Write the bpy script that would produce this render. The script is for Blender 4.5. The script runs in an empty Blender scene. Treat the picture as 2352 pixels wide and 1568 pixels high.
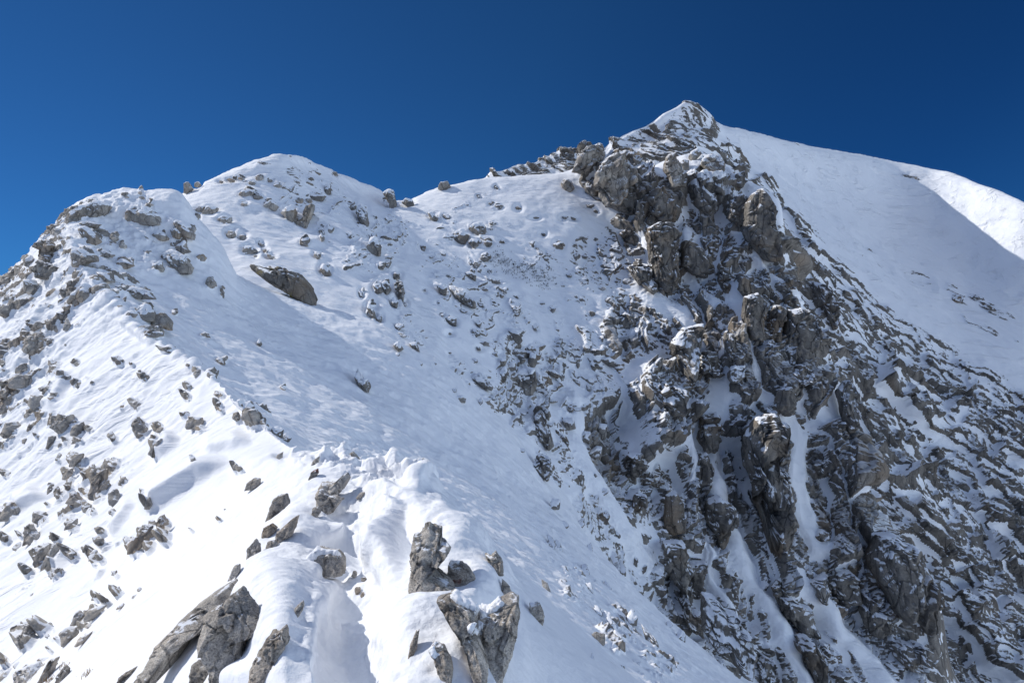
import bpy, bmesh, math
import numpy as np
from mathutils import Vector

# ------------------------------------------------------------------ camera, sky, sun, exposure
sc = bpy.context.scene
COL = sc.collection
F = 1568.0            # focal length in photo units (photo is 2352 x 1568 units, 24 mm lens)
CX, CY = 1176.0, 784.0
cam_d = bpy.data.cameras.new("camera")
cam_d.sensor_width = 36.0
cam_d.lens = 24.0
cam_d.clip_start = 0.1
cam_d.clip_end = 20000.0
cam = bpy.data.objects.new("camera", cam_d)
cam.rotation_euler = (math.pi / 2, 0, 0)
COL.objects.link(cam)
sc.camera = cam

SUN_DIR = np.array([-0.77, 0.32, 0.565])
SUN_DIR /= np.linalg.norm(SUN_DIR)
sun_el = math.asin(SUN_DIR[2])
sun_az = math.atan2(SUN_DIR[0], SUN_DIR[1])
world = bpy.data.worlds.new("World")
sc.world = world
world.use_nodes = True
wn = world.node_tree
bg = wn.nodes["Background"]
sky = wn.nodes.new("ShaderNodeTexSky")
sky.sky_type = 'NISHITA'
sky.sun_disc = False
sky.sun_elevation = sun_el
sky.sun_rotation = sun_az
sky.altitude = 2600.0
sky.air_density = 1.0
sky.dust_density = 0.0
sky.ozone_density = 5.0
hs = wn.nodes.new("ShaderNodeHueSaturation")
hs.inputs["Saturation"].default_value = 0.7
hs.inputs["Value"].default_value = 1.0
wn.links.new(sky.outputs["Color"], hs.inputs["Color"])
# the sky is deepest a quarter turn away from the sun, as it is at altitude
wtc = wn.nodes.new("ShaderNodeTexCoord")
wdot = wn.nodes.new("ShaderNodeVectorMath"); wdot.operation = 'DOT_PRODUCT'
wdot.inputs[1].default_value = tuple(SUN_DIR)
wn.links.new(wtc.outputs["Generated"], wdot.inputs[0])
wmr = wn.nodes.new("ShaderNodeMapRange"); wmr.interpolation_type = 'SMOOTHSTEP'
wmr.inputs["From Min"].default_value = -0.05; wmr.inputs["From Max"].default_value = 1.0
wneg = wn.nodes.new("ShaderNodeMath"); wneg.operation = 'MULTIPLY'; wneg.inputs[1].default_value = -1.9
wn.links.new(wdot.outputs["Value"], wneg.inputs[0])
wcap = wn.nodes.new("ShaderNodeMath"); wcap.operation = 'MINIMUM'; wcap.inputs[1].default_value = 0.80
wn.links.new(wdot.outputs["Value"], wcap.inputs[0])
wab = wn.nodes.new("ShaderNodeMath"); wab.operation = 'MAXIMUM'
wn.links.new(wcap.outputs[0], wab.inputs[0]); wn.links.new(wneg.outputs[0], wab.inputs[1])
wn.links.new(wab.outputs[0], wmr.inputs["Value"])
wramp = wn.nodes.new("ShaderNodeValToRGB")
wn.links.new(wmr.outputs[0], wramp.inputs["Fac"])
wramp.color_ramp.elements[0].color = (0.012, 0.070, 0.168, 1)
wramp.color_ramp.elements[1].color = (1.0, 1.0, 1.0, 1)
e_ = wramp.color_ramp.elements.new(0.5); e_.color = (0.023, 0.097, 0.198, 1)
e_ = wramp.color_ramp.elements.new(0.93); e_.color = (0.026, 0.100, 0.202, 1)
# overhead the plain sky takes over
wsep = wn.nodes.new("ShaderNodeSeparateXYZ"); wn.links.new(wtc.outputs["Generated"], wsep.inputs[0])
wel = wn.nodes.new("ShaderNodeMapRange"); wel.interpolation_type = 'SMOOTHSTEP'
wn.links.new(wsep.outputs[2], wel.inputs["Value"]); wel.inputs["From Min"].default_value = 0.48; wel.inputs["From Max"].default_value = 0.85
wtop = wn.nodes.new("ShaderNodeMix"); wtop.data_type = 'RGBA'
wn.links.new(wel.outputs[0], wtop.inputs[0]); wn.links.new(wramp.outputs["Color"], wtop.inputs[6]); wtop.inputs[7].default_value = (1.0, 0.95, 0.88, 1)
wmul = wn.nodes.new("ShaderNodeMix"); wmul.data_type = 'RGBA'; wmul.blend_type = 'MULTIPLY'
wmul.inputs[0].default_value = 1.0
wn.links.new(hs.outputs["Color"], wmul.inputs[6]); wn.links.new(wtop.outputs[2], wmul.inputs[7])
wn.links.new(wmul.outputs[2], bg.inputs["Color"])
bg.inputs["Strength"].default_value = 0.15

sun_d = bpy.data.lights.new("sun", 'SUN')
sun_d.energy = 2.0
sun_d.angle = math.radians(0.5)
sun_d.color = (1.0, 0.965, 0.91)
sun = bpy.data.objects.new("sun", sun_d)
sun.rotation_euler = Vector(SUN_DIR).to_track_quat('Z', 'Y').to_euler()
sun.location = (-40, 10, 60)
COL.objects.link(sun)

sc.view_settings.view_transform = 'Standard'
sc.view_settings.look = 'None'
sc.view_settings.exposure = 0.93
sc.view_settings.gamma = 1.0
sc.cycles.max_bounces = 6
sc.cycles.diffuse_bounces = 4

# ------------------------------------------------------------------ noise helpers (numpy)
U32 = np.uint32
def hash_u(ix, iy, iz, seed):
    h = (ix.astype(np.int64).astype(U32) * U32(0x8da6b343)) ^ (iy.astype(np.int64).astype(U32) * U32(0xd8163841)) ^ \
        (iz.astype(np.int64).astype(U32) * U32(0xcb1ab31f)) ^ U32((seed * 0x9E3779B1) & 0xffffffff)
    h ^= h >> U32(15); h *= U32(0x2c1b3c6d); h ^= h >> U32(12); h *= U32(0x297a2d39); h ^= h >> U32(15)
    return h
_ga = np.linspace(0, 2 * np.pi, 64, endpoint=False)
_gz = np.linspace(-0.95, 0.95, 64)[np.random.RandomState(3).permutation(64)]
GRAD = np.stack([np.cos(_ga) * np.sqrt(1 - _gz ** 2), np.sin(_ga) * np.sqrt(1 - _gz ** 2), _gz], 1).astype(np.float32) * 1.5
def perlin(x, y, z, seed=0):
    fx, fy, fz = np.floor(x), np.floor(y), np.floor(z)
    ix, iy, iz = fx.astype(np.int32), fy.astype(np.int32), fz.astype(np.int32)
    x = (x - fx).astype(np.float32); y = (y - fy).astype(np.float32); z = (z - fz).astype(np.float32)
    def fade(t): return t * t * t * (t * (t * 6 - 15) + 10)
    u, v, w = fade(x), fade(y), fade(z)
    def g(dx, dy, dz):
        k = hash_u(ix + dx, iy + dy, iz + dz, seed) & U32(63)
        G = GRAD[k]
        return G[..., 0] * (x - dx) + G[..., 1] * (y - dy) + G[..., 2] * (z - dz)
    a = g(0, 0, 0); a += u * (g(1, 0, 0) - a)
    b = g(0, 1, 0); b += u * (g(1, 1, 0) - b)
    a += v * (b - a)
    c = g(0, 0, 1); c += u * (g(1, 0, 1) - c)
    d = g(0, 1, 1); d += u * (g(1, 1, 1) - d)
    c += v * (d - c)
    return a + w * (c - a)
def fbm(x, y, z, octv=4, seed=0, gain=0.5, ridged=False):
    s = 0; a = 1.0; t = 0.0
    for o in range(octv):
        f = 2.03 ** o
        n = perlin(x * f, y * f, z * f, seed + o * 17)
        if ridged: n = 0.55 - np.abs(n) * 1.6
        s = s + a * n; t += a; a *= gain
    return s / t
def voro(x, y, seed=0):
    """2-D cells: random numbers of the nearest cell, offset to its centre and the border distance F2-F1"""
    fx, fy = np.floor(x), np.floor(y)
    ix, iy = fx.astype(np.int32), fy.astype(np.int32)
    z0 = np.zeros_like(ix)
    best = np.full(x.shape, 9e9, np.float32); sec = best.copy()
    bh = np.zeros(x.shape, U32); bdx = np.zeros(x.shape, np.float32); bdy = bdx.copy()
    for a in (-1, 0, 1):
        for b in (-1, 0, 1):
            h = hash_u(ix + a, iy + b, z0, seed)
            px = a + (h & U32(1023)).astype(np.float32) / 1023.0
            py = b + ((h >> U32(10)) & U32(1023)).astype(np.float32) / 1023.0
            dx = (x - fx - px).astype(np.float32); dy = (y - fy - py).astype(np.float32)
            d = dx * dx + dy * dy
            m = d < best
            sec = np.where(m, best, np.minimum(sec, d))
            best = np.where(m, d, best)
            bh = np.where(m, h, bh); bdx = np.where(m, dx, bdx); bdy = np.where(m, dy, bdy)
    h2 = bh * U32(2654435761); h2 ^= h2 >> U32(13)
    r1 = (h2 & U32(1023)).astype(np.float32) / 1023.0
    r2 = ((h2 >> U32(10)) & U32(1023)).astype(np.float32) / 1023.0
    r3 = ((h2 >> U32(20)) & U32(1023)).astype(np.float32) / 1023.0
    return r1, r2, r3, bdx, bdy, np.sqrt(sec) - np.sqrt(best)
def sstep(a, b, x):
    t = np.clip((x - a) / (b - a), 0, 1)
    return t * t * (3 - 2 * t)
def blur(h, r, n=2):
    for _ in range(n):
        for ax in (0, 1):
            p = [(0, 0), (0, 0)]; p[ax] = (r + 1, r)
            c = np.cumsum(np.pad(h, p, mode='edge'), axis=ax, dtype=np.float64)
            L = h.shape[ax]
            if ax == 0: h = (c[2 * r + 1:2 * r + 1 + L] - c[:L]) / (2 * r + 1)
            else: h = (c[:, 2 * r + 1:2 * r + 1 + L] - c[:, :L]) / (2 * r + 1)
    return h.astype(np.float32)

def pchip(xk, yk, x, extrap=True):
    xk = np.asarray(xk, float); yk = np.asarray(yk, float)
    h = np.diff(xk); d = np.diff(yk) / h
    m = np.zeros_like(yk)
    m[0], m[-1] = d[0], d[-1]
    s = d[:-1] * d[1:] > 0
    w1 = 2 * h[1:] + h[:-1]; w2 = h[1:] + 2 * h[:-1]
    with np.errstate(divide='ignore', invalid='ignore'):
        mm = (w1 + w2) / (w1 / d[:-1] + w2 / d[1:])
    m[1:-1] = np.where(s, mm, 0)
    i = np.clip(np.searchsorted(xk, x) - 1, 0, len(h) - 1)
    t = (x - xk[i]) / h[i]; tc = np.clip(t, 0, 1)
    y = (2 * tc ** 3 - 3 * tc ** 2 + 1) * yk[i] + (tc ** 3 - 2 * tc ** 2 + tc) * h[i] * m[i] + \
        (-2 * tc ** 3 + 3 * tc ** 2) * yk[i + 1] + (tc ** 3 - tc ** 2) * h[i] * m[i + 1]
    y = y + np.where(x < xk[0], (x - xk[0]) * d[0], 0) + np.where(x > xk[-1], (x - xk[-1]) * d[-1], 0)
    return y
def pchip_rows(V, t):
    """V (K, n) values at knots 0..K-1; t rows -> (len(t), n)"""
    d = np.diff(V, axis=0)
    m = np.zeros_like(V)
    m[0], m[-1] = d[0], d[-1]
    s = d[:-1] * d[1:] > 0
    with np.errstate(divide='ignore', invalid='ignore'):
        hm = 2 * d[:-1] * d[1:] / (d[:-1] + d[1:])
    m[1:-1] = np.where(s, hm, 0)
    i = np.clip(np.floor(t).astype(int), 0, V.shape[0] - 2)
    f = (t - i)[:, None]
    return (2 * f ** 3 - 3 * f ** 2 + 1) * V[i] + (f ** 3 - 2 * f ** 2 + f) * m[i] + \
        (-2 * f ** 3 + 3 * f ** 2) * V[i + 1] + (f ** 3 - f ** 2) * m[i + 1]

# ------------------------------------------------------------------ terrain sheets lofted through surveyed lines
def columns(p0, p1, step):
    c = [np.arange(max(p0, -40), min(p1, 2392) + 1e-6, step)]
    if p0 < -40:
        n = int((-40 - p0) / 14) + 2
        c.insert(0, np.linspace(p0, -40, n, endpoint=False))
    if p1 > 2392:
        n = int((p1 - 2392) / 14) + 2
        c.append(np.linspace(2392, p1, n + 1)[1:])
    return np.concatenate(c)
def loft(curves, p0, p1, step, rowstep, hidden=8):
    px = columns(p0, p1, step)
    PY, YY = [], []
    for c in curves:
        if isinstance(c, tuple):                       # (Y, [(px, py) ...]) at one distance
            Y, pts = c; pts = [(a, b, Y) for a, b in pts]
        else: pts = c
        a = np.array(pts, float)
        PY.append(pchip(a[:, 0], a[:, 1], px))
        YY.append(pchip(a[:, 0], a[:, 2], px))
    PY = np.array(PY); YY = np.array(YY)
    vis = (px > -40) & (px < 2392)
    rows = []
    for k in range(len(curves) - 1):
        d = np.clip(PY[k] - PY[k + 1], 0, None)[vis]
        low = np.minimum(PY[k], 1640) - np.minimum(PY[k + 1], 1640)
        d2 = np.clip(low, 0, None)[vis]
        n = int(max(hidden, np.percentile(d2, 90) / rowstep))
        rows.append(k + np.arange(n) / n)
    t = np.concatenate(rows + [np.array([len(curves) - 1.0])])
    py = pchip_rows(PY, t)
    lY = pchip_rows(np.log(YY), t)
    Y = np.exp(lY)
    return px, py, Y, t
def to_world(px, py, Y):
    return np.stack([(px - CX) / F * Y, Y + 0 * px, (CY - py) / F * Y], -1)
def grid_normals(P):
    du = np.gradient(P, axis=1); dv = np.gradient(P, axis=0)
    n = np.cross(du, dv)
    n /= np.linalg.norm(n, axis=-1, keepdims=True) + 1e-12
    flip = np.sum(n * P, -1, keepdims=True) > 0      # face the camera side
    return np.where(flip & (n[..., 2:3] < 0.15), -n, np.where(n[..., 2:3] < -0.15, -n, n))
def soft_blob(px, py, blobs):
    out = np.zeros(px.shape, np.float32)
    for (x, y, rx, ry, ang, s) in blobs:
        ca, sa = math.cos(math.radians(ang)), math.sin(math.radians(ang))
        dx, dy = px - x, py - y
        u = (dx * ca + dy * sa) / rx; v = (-dx * sa + dy * ca) / ry
        out = np.maximum(out, s * (1 - sstep(0.55, 1.15, np.sqrt(u * u + v * v))))
    return out
def line_dist(px, py, pts):
    d = np.full(px.shape, 1e9, np.float32)
    for (x0, y0), (x1, y1) in zip(pts[:-1], pts[1:]):
        vx, vy = x1 - x0, y1 - y0; L = vx * vx + vy * vy
        t = np.clip(((px - x0) * vx + (py - y0) * vy) / L, 0, 1)
        d = np.minimum(d, np.hypot(px - x0 - t * vx, py - y0 - t * vy))
    return d
def in_poly(px, py, poly):
    c = np.zeros(px.shape, bool)
    n = len(poly)
    for i in range(n):
        x0, y0 = poly[i]; x1, y1 = poly[(i + 1) % n]
        if y0 == y1: continue
        m = ((y0 > py) != (y1 > py)) & (px < (x1 - x0) * (py - y0) / (y1 - y0) + x0)
        c ^= m
    return c
ZB = np.full((394, 590), 1e9, np.float32)              # nearest distance seen through each 4-unit cell, to set rocks on the snow
def splat(P):
    Y = P[..., 1].ravel()
    px = P[..., 0].ravel() / Y * F + CX; py = CY - P[..., 2].ravel() / Y * F
    i = (py / 4).astype(int); j = (px / 4).astype(int)
    m = (i >= 0) & (i < 394) & (j >= 0) & (j < 590) & (px > 0) & (py > 0)
    np.minimum.at(ZB, (i[m], j[m]), Y[m].astype(np.float32))
def depth(px, py):
    i = int(min(max(py / 4, 0), 393)); j = int(min(max(px / 4, 0), 589))
    w = ZB[max(i - 1, 0):i + 2, max(j - 1, 0):j + 2]
    w = w[w < 1e8]
    return float(np.median(w)) if len(w) else None
def grid_object(name, P, mat, exposure=None, keep=None):
    r, c = P.shape[:2]
    me = bpy.data.meshes.new(name)
    idx = np.arange(r * c).reshape(r, c)
    q = np.stack([idx[:-1, :-1], idx[:-1, 1:], idx[1:, 1:], idx[1:, :-1]], -1).reshape(-1, 4)
    verts = P.reshape(-1, 3)
    ex = exposure.ravel() if exposure is not None else np.zeros(r * c)
    if keep is not None:
        q = q[keep[:-1, :-1].ravel()]
        used = np.unique(q); remap = np.zeros(r * c, np.int64); remap[used] = np.arange(len(used))
        q = remap[q]; verts = verts[used]; ex = ex[used]
    me.vertices.add(len(verts)); me.vertices.foreach_set("co", verts.astype(np.float32).ravel())
    me.loops.add(len(q) * 4); me.loops.foreach_set("vertex_index", q.astype(np.int32).ravel())
    me.polygons.add(len(q)); me.polygons.foreach_set("loop_start", np.arange(0, len(q) * 4, 4, dtype=np.int32))
    me.update(calc_edges=True)
    me.polygons.foreach_set("use_smooth", np.ones(len(q), bool))
    a = me.attributes.new("exposure", 'FLOAT', 'POINT')
    a.data.foreach_set("value", ex.astype(np.float32))
    me.materials.append(mat)
    o = bpy.data.objects.new(name, me)
    COL.objects.link(o)
    return o
# ------------------------------------------------------------------ materials
class NT:
    def __init__(self, name):
        self.m = bpy.data.materials.new(name); self.m.use_nodes = True
        self.t = self.m.node_tree; self.t.nodes.clear()
        self.out = self.t.nodes.new("ShaderNodeOutputMaterial")
    def n(self, kind, **kw):
        nd = self.t.nodes.new("ShaderNode" + kind)
        for k, v in kw.items():
            if k in nd.inputs and not hasattr(nd, k): self.put(nd, k, v)
            else: setattr(nd, k, v)
        return nd
    def put(self, nd, key, v):
        if isinstance(v, bpy.types.NodeSocket): self.t.links.new(v, nd.inputs[key])
        else: nd.inputs[key].default_value = v
    def math(self, op, a, b=0.0, c=None, clamp=False):
        nd = self.t.nodes.new("ShaderNodeMath"); nd.operation = op; nd.use_clamp = clamp
        self.put(nd, 0, a); self.put(nd, 1, b)
        if c is not None: self.put(nd, 2, c)
        return nd.outputs[0]
    def noise(self, vec, scale, detail=4.0, rough=0.55, dist=0.0):
        nd = self.t.nodes.new("ShaderNodeTexNoise")
        self.put(nd, "Vector", vec); self.put(nd, "Scale", scale); self.put(nd, "Detail", detail)
        self.put(nd, "Roughness", rough); self.put(nd, "Distortion", dist)
        return nd.outputs["Fac"]
    def voronoi(self, vec, scale, feature='DISTANCE_TO_EDGE'):
        nd = self.t.nodes.new("ShaderNodeTexVoronoi"); nd.feature = feature
        self.put(nd, "Vector", vec); self.put(nd, "Scale", scale)
        return nd.outputs["Distance"]
    def mapping(self, vec, rot=(0, 0, 0), scale=(1, 1, 1)):
        nd = self.t.nodes.new("ShaderNodeMapping"); nd.vector_type = 'POINT'
        self.put(nd, "Vector", vec); nd.inputs["Rotation"].default_value = rot; nd.inputs["Scale"].default_value = scale
        return nd.outputs[0]
    def ramp(self, fac, stops, interp='LINEAR'):
        nd = self.t.nodes.new("ShaderNodeValToRGB"); self.put(nd, "Fac", fac)
        cr = nd.color_ramp; cr.interpolation = interp
        while len(cr.elements) < len(stops): cr.elements.new(0.5)
        for e, (p, c) in zip(cr.elements, stops):
            e.position = p; e.color = (c, c, c, 1) if isinstance(c, (int, float)) else (*c, 1)
        return nd.outputs["Color"]
    def sstep(self, v, a, b):
        nd = self.t.nodes.new("ShaderNodeMapRange"); nd.interpolation_type = 'SMOOTHSTEP'
        self.put(nd, "Value", v); self.put(nd, "From Min", a); self.put(nd, "From Max", b)
        return nd.outputs[0]
    def mixc(self, f, a, b, blend='MIX'):
        nd = self.t.nodes.new("ShaderNodeMix"); nd.data_type = 'RGBA'; nd.blend_type = blend
        self.put(nd, 0, f); 
        for k, v in ((6, a), (7, b)):
            if isinstance(v, tuple): v = (*v, 1.0) if len(v) == 3 else v
            self.put(nd, k, v)
        return nd.outputs[2]
    def bump(self, h, strength, dist, normal=None):
        nd = self.t.nodes.new("ShaderNodeBump"); self.put(nd, "Height", h)
        nd.inputs["Strength"].default_value = strength; nd.inputs["Distance"].default_value = dist
        if normal is not None: self.put(nd, "Normal", normal)
        return nd.outputs[0]

def surface_mat(name, terrain, s=1.0, tone=1.0, warm=0.5, snow_lo=0.62, snow_hi=0.78, dust=0.0,
                ripple=None, ripple_amp=0.03, grain=0.004, edge=0.35, edge_scale=2.5, spots=None, lichen=None, mottled=0.0, cracks=1.0):
    """weathered limestone with snow lying on what faces up; s is the size of the rock's features in metres"""
    q = NT(name)
    geo = q.n("NewGeometry")
    pos = geo.outputs["Position"]
    sep = q.n("SeparateXYZ"); q.put(sep, 0, geo.outputs["Normal"])
    nz = sep.outputs[2]
    # rock
    stretched = q.mapping(pos, rot=(0.25, 0.35, 0.2), scale=(1, 1, 0.35))
    n1 = q.noise(pos, 0.55 / s, 6, 0.62)
    n2 = q.noise(stretched, 2.2 / s, 6, 0.65, 0.4)
    n3 = q.noise(pos, 11.0 / s, 5, 0.7)
    cr = q.voronoi(q.mapping(stretched, scale=(1, 1, 1)), 1.1 / s)
    layers = q.noise(q.mapping(pos, rot=(0.5, 0.75, 0.0), scale=(0.5, 0.5, 7.0)), 1.0 / s, 4, 0.6, 0.3)
    base = q.math('ADD', q.math('MULTIPLY', n1, 0.46), q.math('ADD', q.math('MULTIPLY', n2, 0.32), q.math('MULTIPLY', n3, 0.22)))
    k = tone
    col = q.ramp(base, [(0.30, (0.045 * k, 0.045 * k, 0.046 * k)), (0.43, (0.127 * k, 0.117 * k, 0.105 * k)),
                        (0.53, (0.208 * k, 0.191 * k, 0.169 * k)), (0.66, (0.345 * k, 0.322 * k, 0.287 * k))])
    wn_ = q.noise(pos, 0.33 / s, 3, 0.5)
    col = q.mixc(q.math('MULTIPLY', q.sstep(wn_, 0.50, 0.70), warm), col, (0.23 * k, 0.165 * k, 0.105 * k))
    crack = q.sstep(cr, 0.0, 0.045)
    col = q.mixc(q.math('MULTIPLY', q.math('SUBTRACT', 1.0, crack), 0.45 * cracks), col, (0.03, 0.03, 0.03))
    if spots:                                          # orange crust lichen
        sp = q.sstep(q.noise(pos, spots, 2, 0.5), 0.62, 0.66)
        col = q.mixc(q.math('MULTIPLY', sp, 0.8), col, (0.20, 0.055, 0.03))
    if lichen:                                         # yellow-green map lichen
        sp = q.sstep(q.noise(pos, lichen, 5, 0.7), 0.54, 0.62)
        col = q.mixc(q.math('MULTIPLY', sp, 0.75), col, (0.26, 0.22, 0.05))
    if s < 0.5:                                        # crisp grain seen close up
        n4 = q.noise(pos, 30.0 / s, 4, 0.75)
        col = q.mixc(0.75, col, q.ramp(n4, [(0.36, 0.25), (0.47, 0.85), (0.60, 1.35)]), 'MULTIPLY')
        n3 = q.math('ADD', n3, q.math('MULTIPLY', n4, 0.5))
    hgt = q.math('ADD', q.math('MULTIPLY', n2, 0.7), q.math('ADD', q.math('MULTIPLY', layers, 0.55), q.math('ADD', q.math('MULTIPLY', n3, 0.36), q.math('MULTIPLY', crack, 0.28 * cracks))))
    rb = q.bump(hgt, 0.8, 0.26 * s)
    rock = q.n("BsdfPrincipled"); q.put(rock, "Base Color", col); rock.inputs["Roughness"].default_value = 0.9
    q.put(rock, "Normal", rb); rock.inputs["Specular IOR Level"].default_value = 0.2
    # snow
    snow = q.n("BsdfPrincipled")
    snow.inputs["Base Color"].default_value = (0.87, 0.885, 0.91, 1)
    snow.inputs["Roughness"].default_value = 0.75
    snow.inputs["Specular IOR Level"].default_value = 0.25
    g1 = q.noise(pos, 6.0 / s, 5, 0.6)
    nb = q.bump(g1, 0.5, 0.05 * s)
    if ripple:
        rp = q.mapping(pos, rot=ripple[0], scale=ripple[1])
        r1 = q.noise(rp, 1.0, 8, 0.68, 0.5)
        r2 = q.sstep(q.noise(rp, 0.45, 4, 0.6, 1.2), 0.48, 0.72)
        patch = q.sstep(q.noise(pos, 0.11, 3, 0.5), 0.35, 0.65)
        rr = q.math('MULTIPLY', q.math('ADD', r1, r2), q.math('ADD', 0.25, patch))
        nb = q.bump(rr, 1.0, ripple_amp, nb)
    gr = q.noise(pos, 90.0 / max(s, 0.4), 2, 0.6)
    nb = q.bump(gr, 0.6, grain * max(s, 0.4), nb)
    q.put(snow, "Normal", nb)
    # where the snow lies
    e1 = q.noise(pos, edge_scale / s, 6, 0.68)
    e2 = q.math('SUBTRACT', e1, 0.5)
    up = q.math('ADD', nz, q.math('MULTIPLY', e2, 0.9))
    lies = q.sstep(up, snow_lo, snow_hi)
    if dust:
        dn = q.sstep(q.math('ADD', q.noise(pos, 14.0 / s, 3, 0.7), q.math('MULTIPLY', nz, 0.35)), 0.74 - dust * 0.2, 0.80 - dust * 0.2)
        lies = q.math('MAXIMUM', lies, q.math('MULTIPLY', dn, 0.85))
    if terrain:
        at = q.n("Attribute"); at.attribute_name = "exposure"; at.attribute_type = 'GEOMETRY'
        lies = q.math('MULTIPLY', lies, q.math('SUBTRACT', 1.0, q.math('MULTIPLY', q.sstep(at.outputs["Fac"], 1.1, 2.2), 0.6)))
    fac = q.math('SUBTRACT', 1.0, lies)
    if terrain:
        ex = q.math('ADD', at.outputs["Fac"], q.math('MULTIPLY', e2, edge))
        fac = q.math('MULTIPLY', fac, q.sstep(ex, 0.0, 0.05))
    mix = q.n("MixShader"); q.put(mix, 0, fac); q.put(mix, 1, snow.outputs[0]); q.put(mix, 2, rock.outputs[0])
    q.t.links.new(mix.outputs[0], q.out.inputs[0])
    return q.m

def snow_only_mat():
    q = NT("snow_cap")
    geo = q.n("NewGeometry"); pos = geo.outputs["Position"]
    b = q.n("BsdfPrincipled")
    b.inputs["Base Color"].default_value = (0.87, 0.885, 0.91, 1)
    b.inputs["Roughness"].default_value = 0.75
    b.inputs["Specular IOR Level"].default_value = 0.25
    nb = q.bump(q.noise(pos, 3.0, 5, 0.6), 0.5, 0.08)
    q.put(b, "Normal", nb)
    q.t.links.new(b.outputs[0], q.out.inputs[0])
    return q.m
# ------------------------------------------------------------------ rocks, boulders and crags: every one an object of its own
ICO = {}
def ico(n):
    if n not in ICO:
        bm = bmesh.new(); bmesh.ops.create_icosphere(bm, subdivisions=n, radius=1.0)
        bm.verts.ensure_lookup_table()
        v = np.array([p.co[:] for p in bm.verts]); f = np.array([[q.index for q in fc.verts] for fc in bm.faces], np.int32)
        bm.free(); ICO[n] = (v / np.linalg.norm(v, axis=1, keepdims=True), f)
    return ICO[n]
CROP = {1: (0.4, 0.0, 313.6), 2: (0.4, 784.0, 313.6), 3: (0.45, 1568.0, 156.8), 4: (0.4, 0.0, 940.8), 5: (0.4, 470.4, 940.8),
        6: (0.45, 1176.0, 862.4), 7: (0.5, 1646.4, 784.0), 8: (0.25, 1254.4, 313.6), 9: (0.25, 1411.2, 627.2)}
def unit(c, x, y):
    s, ox, oy = CROP[c]
    return (x * s + ox, y * s + oy)
def oval(cx, cy, w, h, ang, rs, n=9):
    a = np.linspace(0, 2 * np.pi, n, endpoint=False) + rs.uniform(-.25, .25, n)
    r = rs.uniform(0.62, 1.18, n)
    x, y = np.cos(a) * r * w / 2, np.sin(a) * r * h / 2
    c, s = math.cos(math.radians(ang)), math.sin(math.radians(ang))
    return [(cx + i * c - j * s, cy + i * s + j * c) for i, j in zip(x, y)]
def area_centre(p):
    x, y = p[:, 0], p[:, 1]; x2, y2 = np.roll(x, -1), np.roll(y, -1)
    w = x * y2 - x2 * y; a = w.sum() / 2
    return ((x + x2) * w).sum() / (6 * a), ((y + y2) * w).sum() / (6 * a)
def radial(p, c, th):
    d = np.stack([np.cos(th), np.sin(th)], 1)
    best = np.zeros(len(th))
    n = len(p)
    for i in range(n):
        a = p[i] - c; e = p[(i + 1) % n] - p[i]
        den = d[:, 0] * e[1] - d[:, 1] * e[0]
        with np.errstate(divide='ignore', invalid='ignore'):
            t = (a[0] * e[1] - a[1] * e[0]) / den
            s = (a[0] * d[:, 1] - a[1] * d[:, 0]) / den
        ok = (np.abs(den) > 1e-9) & (s >= -1e-6) & (s <= 1 + 1e-6) & (t > 0)
        best = np.where(ok, np.maximum(best, t), best)
    best[best == 0] = best[best > 0].min()
    return best
ROCK_N = [0]
PLACED = []
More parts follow.
